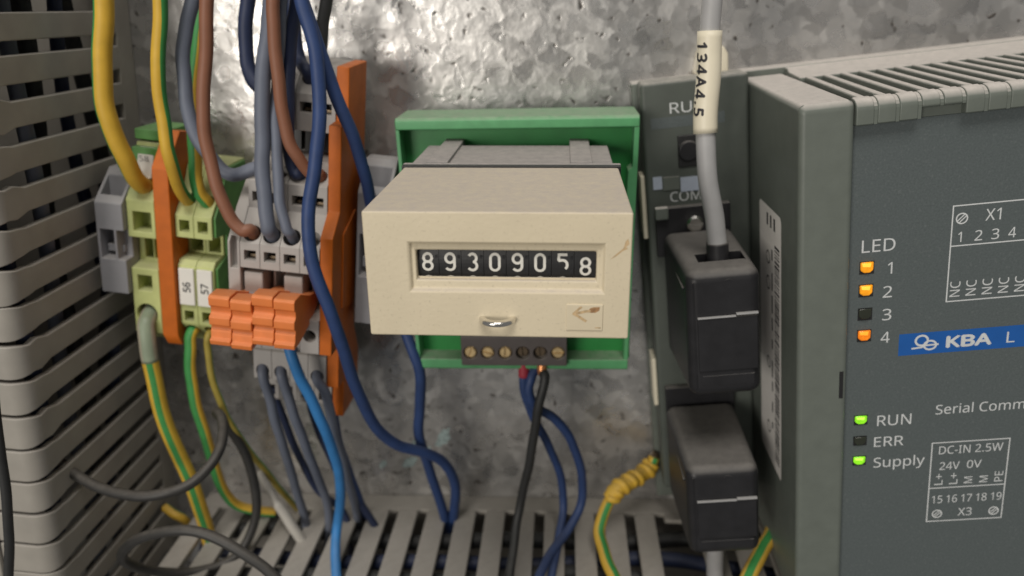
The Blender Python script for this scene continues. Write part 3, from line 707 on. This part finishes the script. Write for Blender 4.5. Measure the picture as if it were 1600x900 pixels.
# print
tx = lambda s, x, z, w, h, rot=0: text(pc, s, x, z, LD, w, h, K['print'], rot)
tx('LED', 2.9, -28.6, 7.2, 2.9)
for s_, x_, z_ in (('1', 8.7, -34.1), ('2', 7.9, -39.8), ('3', 8.0, -45.4), ('4', 7.9, -51.1)): tx(s_, x_, z_, 1.0 if s_ == '1' else 2.0, 2.75)
tx('RUN', 8.0, -73.2, 7.9, 2.85); tx('ERR', 7.5, -79.0, 6.9, 2.7); tx('Supply', 7.6, -84.9, 12.1, 2.75)
tx('Serial Comm', 21.4, -71.1, 20.2, 2.5)
def rect_line(x0, x1, z0, z1, w=.28, mids=()):
    mb = MB(pc); D = LD - .035
    for a, b_, c_, d_ in [(x0, x1, z1 - w, z1), (x0, x1, z0, z0 + w), (x0, x0 + w, z0, z1), (x1 - w, x1, z0, z1)] + [(x0, x1, q - w / 2, q + w / 2) for q in mids]:
        mb.bm.faces.new([mb.v(a, D, c_), mb.v(b_, D, c_), mb.v(b_, D, d_), mb.v(a, D, d_)]); D -= .004
    return mb.obj('printed_frame', K['print'], pc)
def screw_sign(x, z, r=1.15):
    mb = MB(pc); D = LD - .04
    ribbon(mb, arc(x, z, r, r, 0, 360, 20)[:-1], .3, True, None, D)
    for o_ in (-.28, .28): ribbon(mb, [(x - .75 * r + o_ * .7, z - .75 * r - o_ * .7), (x + .75 * r + o_ * .7, z + .75 * r - o_ * .7)], .24, False, None, D - .006)
    mb.obj('printed_sign', K['print'], pc)
rect_line(21.7, 64, -42.2, -19.6, mids=(-28.9,))
screw_sign(23.8, -22.7); tx('X1', 28.7, -23.7, 3.2, 2.6)
for i in range(11):
    n = str(i + 1); tx(n, 23.3 + 3.5 * i, -28.1, (.75 if n == '1' else 1.6) if i < 9 else 2.6, 2.35); tx('NC', 24.6 + 3.45 * i, -41.0, 3.7, 2.15, 90)
rect_line(21.05, 39.2, -102, -78.9, mids=(-92,))
tx('DC-IN 2.5W', 22.9, -82.3, 14.8, 2.2); tx('24V', 23.3, -86.8, 4.7, 2.15); tx('0V', 29.7, -86.7, 3.4, 2.15)
for s_, x_, w_ in (('L+', 24.3, 3.2), ('L+', 27.8, 3.2), ('M', 31.3, 1.9), ('M', 34.9, 1.9), ('PE', 38.4, 2.9)): tx(s_, x_, -91.1, w_, 1.95, 90)
for i in range(5): tx(str(15 + i), 22.1 + 3.5 * i, -96.5, 2.5, 2.2)
tx('X3', 28.6, -100.6, 3.3, 2.25); screw_sign(23.6, -99.7, 1.1); screw_sign(37.1, -99.7, 1.1)
mb = MB(pc); mb.bm.faces.new([mb.v(12.0, LD - .02, -54.8), mb.v(70, LD - .02, -54.8), mb.v(70, LD - .02, -49.3), mb.v(12.0, LD - .02, -49.3)]); bd = mb.obj('brand_band', K['blue'], pc)
text(pc, 'KBA', 22.5, -53.5, LD, 10.1, 2.7, K['print'], parent=bd, bold=.035)
text(pc, 'L', 35.8, -53.5, LD, 1.8, 2.7, K['print'], parent=bd)
mb = MB(pc); ribbon(mb, arc(17.1, -51.3, 1.35, 1.25, 0, 360, 24)[:-1], .5, True, None, LD - .04); ribbon(mb, arc(19.0, -52.6, 1.35, 1.1, 0, 360, 24)[:-1], .45, True, None, LD - .045)
ribbon(mb, [(14.9, -53.2), (17.2, -53.0), (18.0, -52.6), (20.9, -52.5)], .42, False, None, LD - .05); mb.obj('brand_emblem', K['print'], bd)
# paper label on the left side of the frame
lx = -11.45
mb = MB(pc); pts = [(181.5, -22.5), (201, -22.5), (202, -23.5), (202, -95), (201, -96), (181, -96), (180.4, -95), (180.4, -23.5)]
mb.bm.faces.new([mb.v(lx, d, z) for d, z in pts]); lb = mb.obj('paper_label', K['label'], pc)
def sidebar(mb, d0, d1, z0, z1): mb.bm.faces.new([mb.v(lx - .03, d0, z0), mb.v(lx - .03, d1, z0), mb.v(lx - .03, d1, z1), mb.v(lx - .03, d0, z1)])
mb = MB(pc)
for i in range(3): sidebar(mb, 186 + 3.4 * i, 187.5 + 3.4 * i, -27.5, -24.3)
z = -31.0
while z > -93:
    h = random.choice((.25, .4, .7)); sidebar(mb, 182, 186.5, z - h, z); z -= h + random.choice((.3, .45, .6))
mb.obj('bar_print', K['ink'], lb)
mb = MB(pc)
for zc, rz in ((-36, 2.6), (-43, 2.8), (-66, 2.4), (-86, 2.6)):
    P = arc(193, zc, 1.9, rz * .7, 0, 360, 22)[:-1]; n = len(P)
    for i in range(n):
        (a, b_), (c_, d_) = P[i], P[(i + 1) % n]; k = .78
        mb.bm.faces.new([mb.v(lx - .03, a, b_), mb.v(lx - .03, c_, d_), mb.v(lx - .03, 193 + (c_ - 193) * k, zc + (d_ - zc) * k), mb.v(lx - .03, 193 + (a - 193) * k, zc + (b_ - zc) * k)])
for i in range(9): sidebar(mb, 188.5, 189.6, -34 - 6.2 * i - random.uniform(1, 4), -33 - 6.2 * i)
mb.obj('approval_print', K['ink'], lb)

# recessed port section to the left
PD = 212.0
def pp(px, py, D=PD): return PF.px(px, py, D)
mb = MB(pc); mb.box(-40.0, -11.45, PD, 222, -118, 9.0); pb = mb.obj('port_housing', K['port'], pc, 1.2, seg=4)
mb = MB(pc); mb.box(-41.5, 75, 222.1, 229.9, -128, 8.3); mb.obj('rear_housing', K['plc'], pc, .6)
mb = MB(pc); mb.plate([(-37.6, -.5), (-18, -.5), (-18, -3.4), (-37.6, -3.4)], PD - .06, PD + .3); mb.obj('label_slot', K['panel'], pc)
text(pc, 'RUN', -32.4, .35, PD, 9.6, 2.8, K['print']); text(pc, 'COM4', -33.4, -23.9, PD, 11.0, 2.7, K['print'])
bx0, bz1 = pp(1058, 212); bx1, bz0 = pp(1095, 258)
mb = MB(pc); mb.box(bx0, bx1, PD - .5, PD + .3, bz0, bz1); bt = mb.obj('button_frame', K['black'], pc, .3)
mb = MB(pc); mb.cyl(((bx0 + bx1) / 2 - .2, PD - 1.2, (bz0 + bz1) / 2), ((bx0 + bx1) / 2 - .2, PD - .45, (bz0 + bz1) / 2), 2.6, 3.0); mb.obj('button', K['hood'], bt, .25)
for a, b_, mt in ((1020, 1035, 'labelblue'), (1036, 1062, 'plc'), (1063, 1104, 'labelblue')):
    x0, z1 = pp(a, 279); x1, z0 = pp(b_, 297)
    mb = MB(pc); mb.box(x0, x1, PD - .25, PD + .2, z0 + .3, z1 + .3); mb.obj('film_strip', K[mt], pc)
# D-shaped sockets
for zt in (-27.2, -83.0):
    mb = MB(pc); mb.box(-38.0, -17.5, PD - 2.4, PD + .2, zt - 12, zt + 2.2); so = mb.obj('socket_flange', K['hood'], pc, .4)
    if zt > -50:
        mb = MB(pc); sx, sz = pp(1086, 349, PD - 4); mb.cyl((sx, PD - 4.6, sz), (sx, PD - 2.3, sz), 2.3); mb.cyl((sx, PD - 5.2, sz), (sx, PD - 4.6, sz), 1.7, 2.3); sc = mb.obj('socket_screw', K['chrome'], so, 0)
        c = MB(pc); c.box(sx - 3, sx + 3, PD - 6, PD - 4.8, sz - .35, sz + .35); cut(sc, c)
        mb = MB(pc); mb.box(-38.2, -34.6, PD - 4.5, PD - 2.4, zt - .6, zt + 2.9); mb.obj('socket_ear', K['plc'], so, .4)
# cream edge strips at the left
for y0, y1, xa, xb in ((275, 372, 1008, 1017), (560, 632, 1021, 1028)):
    x0, z1 = pp(xa, y0, 214); x1, z0 = pp(xb, y1, 214)
    mb = MB(pc); mb.box(-41.2, -40.0, 213.5, 221, z0, z1); mb.obj('edge_strip', K['sleeve'], pc, .2)

# plug hoods
def plug(label, x0, x1, z0, z1, DF, DB, hole):
    t = Thing('cable_plug', label, 'plug', PF, ((x0 + x1) / 2, DB, (z0 + z1) / 2), 'black cable plugs')
    mb = MB(t); xm = 1.3
    A = [(x0, DF, z0), (x1, DF, z0), (x1, DF, z1), (x0, DF, z1)]; B = [(x0 - xm, DB, z0 - 3), (x1 + .2, DB, z0 - 3), (x1 + .2, DB, z1 + .4), (x0 - xm, DB, z1 + .4)]
    mb.hexa(A, B); b = mb.obj('hood', K['hood'], t, 2.8, seg=6)
    if hole:
        bake(b); c = MB(t); c.box(x0 + 4.2, x1 - 2.0, 181.5, 187.5, z1 - 8, z1 + 3); cut(b, c)
    h = z1 - z0
    mb = MB(t); mb.box(x0 + 2.4, x1 - 1.0, DF - .45, DF + .4, z0 + .22 * h, z1 - .35 * h); mb.obj('clip_plate', K['hood'], t, .25)
    mb = MB(t); mb.box(x0 + 2.4, x1 - 6.2, DF - .75, DF - .2, z1 - .35 * h, z1 - .35 * h + .35); mb.box(x1 - 6.1, x1 - 1.0, DF - .95, DF - .2, z1 - .335 * h, z1 - .335 * h + .4); mb.obj('clip_highlight', K['wgr'], t)  # light grey strips paint the highlight along the clip step
    mb = MB(t); mb.box(x0 - .6, x0 + .2, DF + 3, DB - 2, z1 - 5, z1 - 4.4); mb.obj('seam_rib', K['hood'], t, .1)
    mb = MB(t); mb.box(x0 + 1.55, x0 + 1.8, DF - .1, DF + .3, z0 + 2.4, z1 - 2.4); mb.obj('shell_seam', K['hood'], t)
    mb = MB(t); mb.box(x0 + 3.2, x1 - 1.8, DF - .07, DF + .3, z0 + .09 * h, z0 + .18 * h); mb.obj('latch_tab', K['hood'], t, .2)
    mb = MB(t); mb.cyl(((x0 + x1) / 2 + 1.2, DF - .05, z1 - 3.4), ((x0 + x1) / 2 + 1.2, DF + .2, z1 - 3.4), 1.3); mb.obj('mould_mark', K['hood'], t)
    return t
plug('black plug hood with grey cable entering its top, under COM4', -35.2, -17.6, -65.2, -32.0, 174, PD - 2.5, True)
plug('black plug hood at the bottom, below the plug with the sleeved cable', -37.2, -18.4, -113.8, -86.4, 174, PD - 2.5, False)

# cream tab on the plate behind the sleeved cable
a, b_ = at(1084, 118, 226), at(1140, 70, 226)
t = Thing('cream_tab', 'small cream plastic tab on the plate behind the sleeved cable', 'tab', OF, ((a.x + b_.x) / 2, DP, b_.z + 165 - 6))
mb = MB(t); mb.plate([(a.x, a.z + 165), (b_.x, a.z + 165), (b_.x - .6, b_.z + 165 - 2), (b_.x - 2, b_.z + 165), (a.x + 2, b_.z + 165), (a.x + .6, b_.z + 165 - 2)], 223.5, 229.9); mb.obj('tab_body', K['sleeve'], t, .8)

# ------------------------------------------------------------------ cables on the right
def tw(fr, x, d, z): return Vector(fr.wd(x, d, z))
hole1 = tw(PF, -25.2, 184.5, -32)
o, path = wire('light grey round cable in a cream printed sleeve, entering the upper plug', [(1116, -60, 190), (1113, 0, 190), (1107, 100, 189), (1102, 190, 187), (1107, 280, 185), (1117, 350, 184.5), (1121, 385, 184.5), tw(PF, -25.2, 184.5, -36), tw(PF, -25.2, 184.5, -40)], 2.35, K['wgr'], name='cable', cat='cable', group='round data cables')
seg = [p for p in path if 376 < (450 - FPX * (p @ UP) / (p @ FW)) < 425]
sub_tube(o, 'strain_relief', seg, 2.75, K['hood'])
# printed sleeve, a tube of its own threaded on the cable
def pyx(p): return 450 - FPX * (p @ UP) / (p @ FW)
ss = [p for p in path if 44 < pyx(p) < 210]
so = finish('cable_sleeve', tube_bm(ss, 2.85, ss[0], 24), K['sleeve'], smooth=True); so.location = W(*ss[0])
tag(so, 'cream cable sleeve printed with black numbers on the grey cable', 'cable sleeve')
# wrapped lettering
me = glyph_mesh('134A4.5', .03, 1.2)
bm = bmesh.new(); bm.from_mesh(me)
for _ in range(3):
    lg = [e for e in bm.edges if e.calc_length() > .12]
    if lg: bmesh.ops.subdivide_edges(bm, edges=lg, cuts=1); bmesh.ops.triangulate(bm, faces=bm.faces)
xs_ = [v.co.x for v in bm.verts]; w0, w1 = min(xs_), max(xs_)
cum = [0]
for i in range(1, len(ss)): cum.append(cum[-1] + (ss[i] - ss[i - 1]).length)
for v in bm.verts:
    s_ = (.10 + .72 * (v.co.x - w0) / (w1 - w0)) * cum[-1]; i = max(j for j in range(len(cum)) if cum[j] <= s_); i = min(i, len(ss) - 2)
    f_ = (s_ - cum[i]) / (cum[i + 1] - cum[i]); p = ss[i].lerp(ss[i + 1], f_)
    ang = math.radians(-74) + (v.co.y / CAP) * 2.7 / 2.9           # letters climb round the sleeve
    q = p + (2.93 + v.co.z * .5) * Vector((math.sin(ang) * 1, -math.cos(ang), 0))
    v.co = (q - ss[0]) * MM
pr_ = finish('sleeve_print', bm, K['ink']); pr_.parent = so
wire('light grey cable leaving the lower plug downward at the frame bottom', [tw(PF, -27.6, 190, -108), tw(PF, -27.8, 190, -118), tw(PF, -28.2, 190, -132), tw(PF, -29, 190, -150)], 2.5, K['wgr'], name='cable', cat='cable', group='round data cables')

# earth wire with coiled end beside the controller
o, path = wire('yellow-green earth wire with coiled yellow wrapping, beside the lower plug', [(1022, 714, 221), (1012, 735, 219), (985, 752, 213), (960, 768, 209), (945, 800, 206), (936, 830, 202), (945, 868, 194), (962, 905, 185), (975, 945, 177)], 1.85, [K['wy'], K['wg']], .14, 50, 0)
pts = [p for p in path if 722 < pyx(p) < 780]
dens = []
for i in range(len(pts) - 1):
    for k in range(6): dens.append(pts[i].lerp(pts[i + 1], k / 6))
hx = []; nt_ = len(dens)
for i, p in enumerate(dens):
    t_ = (dens[min(i + 1, nt_ - 1)] - dens[max(i - 1, 0)]).normalized(); e = t_.orthogonal().normalized(); f = t_.cross(e)
    a = 2 * math.pi * 6 * i / nt_; hx.append(p + 2.05 * (math.cos(a) * e + math.sin(a) * f))
sub_tube(o, 'coil_wrapping', hx, 1.2, K['wy'], 10)
sub_tube(o, 'end_sleeve', dens, 2.6, K['wy'])
sub_tube(o, 'lug', [at(1026, 706, 222), at(1018, 722, 220.5), at(1010, 736, 218.5)], 1.5, K['dark_brass'])
wire('yellow-green earth wire in the bottom right, behind the lower plug', [(1212, 800, 212), (1205, 832, 196), (1190, 862, 188), (1172, 895, 180), (1155, 935, 172)], 2.2, [K['wy'], K['wg']], .15, 48, 0)

# ------------------------------------------------------------------ wires into the earth terminals
o, p = wire('thick yellow earth wire bending into the wide yellow-green terminal', [(160, -60, 190), (162, 0, 190), (160, 70, 190), (161, 140, 190), (172, 196, 191), (194, 246, 193), (215, 282, 197), tw(TF, -42.2, 201.5, 16.6), tw(TF, -42.2, 206, 14)], 2.34, [K['wy'], K['wg']], .22, 116, 10, group='yellow-green earth wires')
o, p = wire('yellow-green wire passing in front of the orange partition', [(250, -60, 188), (250, 0, 188), (248, 80, 188), (249, 140, 188.5), (257, 205, 189), (268, 255, 190), (283, 300, 195), tw(TF, -30, 200.5, 14.6), tw(TF, -30, 204, 12.4)], 1.7, [K['wy'], K['wg']], .42, -92, -60, group='yellow-green earth wires')
o, p = wire('yellow-green wire half hidden behind the left brown wire', [(322, -60, 206), (316, 0, 206), (308, 80, 205), (302, 150, 203), (303, 220, 201), (306, 265, 199), (310, 298, 199), tw(TF, -24.8, 200.5, 14.6), tw(TF, -24.8, 204, 12.4)], 1.75, [K['wy'], K['wg']], .46, 70, 0, group='yellow-green earth wires')
o, p = wire('thick striped earth wire with blurred top end, hanging below the wide terminal', [tw(TF, -42.4, 204, -19), tw(TF, -42.5, 198.5, -21.5), (229, 510, 196), (232, 548, 195), (243, 605, 195), (264, 675, 196), (290, 735, 198), (314, 795, 201), (328, 850, 205), (332, 895, 212)], 2.3, [K['wy'], K['wg']], .11, 50, 0, group='yellow-green earth wires')
sub_tube(o, 'focus_blur_tube', [q for q in p if pyx(q) < 566], 2.36, [K['wfade'], K['wblurg']], 32, .2, 30, label='grey focus blur over the end of the striped wire')  # made-up tube copying a focus smear, the wire has no sleeve here
wire('green and yellow wire hanging below marker 56, curling right at the duct', [tw(TF, -30, 203, -24.2), tw(TF, -30.1, 198.5, -25.2), (297, 545, 198), (299, 590, 197.5), (308, 640, 198), (324, 690, 200), (341, 745, 205), (362, 785, 210), (398, 797, 214), (430, 800, 217)], 1.65, [K['wy'], K['wg']], .50, 45, 0, group='yellow-green earth wires')
wire('thin olive yellow wire hanging below marker 57', [tw(TF, -24.9, 203, -24.2), tw(TF, -25, 198, -25.2), (325, 550, 198), (336, 605, 198), (356, 655, 200), (388, 702, 205), (420, 742, 210), (446, 775, 215), (470, 800, 222)], 1.0, [K['wol'], K['wg']], .3, 250, 0, group='yellow-green earth wires')
wire('short yellow-green wire end showing low behind the striped wires', [(258, 793, 216), (272, 803, 214), (288, 812, 215), (304, 830, 222)], 1.5, [K['wy'], K['wg']], .4, 260, 0, group='yellow-green earth wires')

# ------------------------------------------------------------------ wires into the grey terminals from above
def fhole(i): xc = X0 + PITCH * (i + .5); return [tw(TF, xc, 183.8, 13.4), tw(TF, xc, 187.5, 10)]
def mhole(i): xc = X0 + PITCH * (i + .5); return [tw(TF, xc, 190.8, 28), tw(TF, xc, 195, 24)]
def rhole(i): xc = X0 + PITCH * (i + .5); return [tw(TF, xc, 197.5, 52.4), tw(TF, xc, 202, 47.6)]
wire('grey-blue wire bowing left behind the brown wire, into the rear grey clamp', [(312, -60, 196), (301, 0, 196), (290, 50, 195), (286, 100, 194), (291, 160, 193), (305, 208, 192), (330, 248, 191), (362, 274, 190.5)] + mhole(0), 1.75, K['wgb'])
wire('left brown wire curving into the first front clamp', [(323, -60, 184), (323, 0, 184), (321, 80, 184), (318, 160, 183.5), (322, 225, 183), (337, 285, 182.5), (358, 335, 182.5), (376, 360, 182.8)] + fhole(0), 1.6, K['wbr'])
wire('navy wire hooking behind the thick grey wire at the top', [(388, -60, 203), (388, 0, 203), (383, 60, 203), (388, 108, 202.5), (403, 134, 201.5), (424, 140, 201)] + rhole(1)[1:], 1.85, K['wnv'])
wire('thick grey wire into the second front clamp', [(430, -60, 187), (424, 0, 187), (417, 60, 187), (411, 130, 186.5), (409, 200, 185.5), (410, 260, 184.5), (415, 320, 182.8), (418, 355, 182.6)] + fhole(1), 1.85, K['wgb'])
wire('right brown wire crossing the grey and navy wires', [(427, -60, 185), (427, 0, 185), (429, 60, 185), (435, 130, 185.5), (444, 190, 186), (457, 232, 187), (476, 262, 188.5), (492, 276, 190)] + mhole(3), 1.55, K['wbr'])
wire('thinner grey-blue wire into the third front clamp', [(446, -60, 190), (441, 0, 190), (436, 70, 190), (432, 140, 189.5), (431, 200, 187), (433, 260, 185.5), (438, 315, 183.5), (447, 355, 182.6)] + fhole(2), 1.35, K['wgb'])
wire('navy wire hanging behind the right brown wire, into a second-row clamp', [(472, -60, 193), (464, 0, 193), (455, 60, 193), (450, 130, 192.5), (449, 190, 191.5), (453, 240, 190.5), (461, 270, 190.5)] + mhole(2), 1.7, K['wnv'])
wire('very dark blue wire behind the bright blue pair, into the rear clamp', [(452, -60, 205), (456, 0, 204), (462, 50, 203.5), (468, 95, 202)] + rhole(2), 1.55, K['wnv'])
wire('dark navy wire beside the top left edge of the blue pair', [(438, -60, 207), (442, 0, 207), (447, 40, 206), (452, 90, 205), (448, 140, 204.6), (446, 160, 208)], 1.3, K['wnv'])
wire('black wire curving down behind the orange end plate top', [(518, -60, 206), (511, 0, 205), (504, 40, 204), (500, 85, 203), (497, 108, 201)] + rhole(3), 1.6, K['wbk'])
wire('long dark blue wire passing left of the counter down to the bottom duct', [(462, -60, 184), (470, 0, 183), (488, 60, 182), (499, 130, 181), (499, 200, 180), (491, 260, 178.5), (483, 320, 177), (484, 385, 176), (498, 445, 176), (521, 500, 177.5), (540, 555, 181), (558, 610, 186), (585, 665, 193), (622, 697, 199), (660, 705, 204), (693, 722, 209), (711, 757, 213), (711, 795, 216), (704, 830, 219), (699, 850, 224)], 1.65, K['wbl'], per=8)
wire('dark blue wire running behind the counter and out below its left corner', [(455, -60, 186), (472, 0, 185), (494, 60, 185), (516, 130, 185.5), (540, 185, 187), (560, 235, 190), (573, 285, 194), (585, 350, 201), (605, 430, 204), (628, 505, 202), (645, 550, 200), (658, 592, 201), (656, 640, 204), (654, 680, 206), (668, 725, 210), (685, 775, 214), (697, 815, 217), (699, 845, 223)], 1.6, K['wbl'], per=8)

# ------------------------------------------------------------------ wires leaving the grey terminals downward
def lhole(i): xc = X0 + PITCH * (i + .5); return [tw(TF, xc, 193.5, -27.6), tw(TF, xc, 189.8, -30)]
wire('grey-blue wire below the first grey terminal', lhole(0) + [(417, 610, 190), (428, 650, 191), (442, 695, 195), (456, 745, 202), (474, 800, 210), (486, 850, 216), (496, 880, 226)], 1.4, K['wgb'])
wire('grey-blue wire below the second grey terminal', lhole(1) + [(448, 610, 190), (460, 650, 191), (476, 695, 195), (494, 738, 201), (509, 780, 207), (515, 830, 212), (510, 870, 222)], 1.4, K['wgb'])
wire('bright blue wire coming from under the orange plugs', [tw(TF, 1.0, 188, -9.5), (452, 545, 182), (466, 582, 182), (486, 625, 183.5), (506, 668, 186), (523, 712, 190), (532, 760, 195), (528, 815, 198), (524, 865, 193), (528, 930, 182)], 1.5, K['wbb'])
wire('dark grey-blue wire below the fourth grey terminal', lhole(3) + [(507, 612, 190), (518, 650, 192), (529, 700, 197), (543, 750, 204), (557, 795, 211), (560, 830, 224)], 1.4, K['wgb'])
wire('navy wire deep behind the bright blue wire', [tw(TF, 5.9, 197, -39), (487, 640, 199), (505, 690, 202), (530, 740, 206), (562, 785, 211), (595, 838, 214), (606, 870, 223)], 1.25, K['wnv'])
wire('dark blue wire just right of the bright blue wire', [tw(TF, 11.2, 197, -39), (522, 650, 199), (532, 700, 202), (548, 745, 207), (566, 790, 212), (571, 810, 224)], 1.25, K['wbl'])
wire('dim grey wire lowest behind the bright blue wire', [tw(TF, -6, 197, -39), (446, 660, 201), (470, 720, 205), (500, 770, 210), (538, 800, 214), (548, 850, 218), (546, 880, 228)], 1.15, K['wnv'])
wire('off-white stub of tube leaning over the bottom duct', [(404, 735, 208), (420, 765, 207), (440, 797, 206), (462, 830, 205), (482, 862, 205)], lambda t: 1.7 if t > .42 else 1.15, K['wwh'], name='tube_stub', cat='tube', group=None)

# ------------------------------------------------------------------ wires under the counter strip
def strip_in(i): return Vector(GF.wd(xs[i], 201, -33.5))
o, p = wire('blue wire from under the fourth strip screw', [strip_in(3), Vector(GF.wd(xs[3], 201, -36.5)), (820, 612, 201), (832, 650, 203), (857, 695, 207), (875, 740, 211), (880, 790, 211), (874, 840, 203), (862, 897, 190), (855, 945, 182)], 1.3, K['wbl'])
sub_tube(o, 'red_ferrule', p[:15], 1.55, K['red'])
wire('blue wire from under the fifth strip screw, looping out to the right', [Vector(GF.wd(xs[4] - .8, 202, -33.5)), Vector(GF.wd(xs[4] - 1.2, 202, -37)), (829, 592, 200), (826, 615, 199.5), (840, 638, 201), (868, 655, 203), (892, 688, 206), (908, 732, 208), (909, 780, 210), (890, 826, 205), (862, 862, 196), (842, 900, 186), (830, 940, 178)], 1.4, K['wbl'])
o, p = wire('black wire with bare copper end under the fifth strip screw', [Vector(GF.wd(xs[4] + .4, 200, -33.5)), Vector(GF.wd(xs[4] + .5, 199, -37)), (851, 590, 197), (842, 635, 196), (833, 690, 197), (823, 740, 199), (813, 790, 200), (804, 840, 196), (796, 900, 186), (790, 960, 175)], 1.35, K['wbk'])
sub_tube(o, 'copper_end', p[:13], 1.42, K['copper'])

# ------------------------------------------------------------------ loose black cables, lower left
wire('loose dark grey cable looping over the left duct and bottom duct', [(40, 716, 186), (78, 714, 181), (108, 734, 177), (150, 760, 172), (205, 775, 169), (255, 772, 169), (300, 755, 172), (332, 722, 177), (349, 682, 184), (346, 652, 191), (338, 645, 196), (358, 668, 201), (386, 715, 202), (401, 770, 201), (395, 825, 199), (366, 872, 195), (310, 893, 189), (250, 894, 183), (206, 884, 177), (190, 866, 172), (214, 843, 168), (262, 829, 165), (312, 832, 164), (362, 852, 163), (402, 880, 162), (440, 912, 161), (480, 950, 160)], 1.45, K['wdk'], name='cable', cat='cable', group='loose dark cables', per=8)
wire('black cable hanging at the far left edge', [(-12, 600, 142), (-3, 680, 142), (7, 750, 142), (13, 820, 142), (14, 900, 142), (14, 960, 142)], 1.1, K['wbk'], name='cable', cat='cable', group='loose dark cables')

for o in list(bpy.data.objects):
    if '_base' in o.keys(): del o['_base']
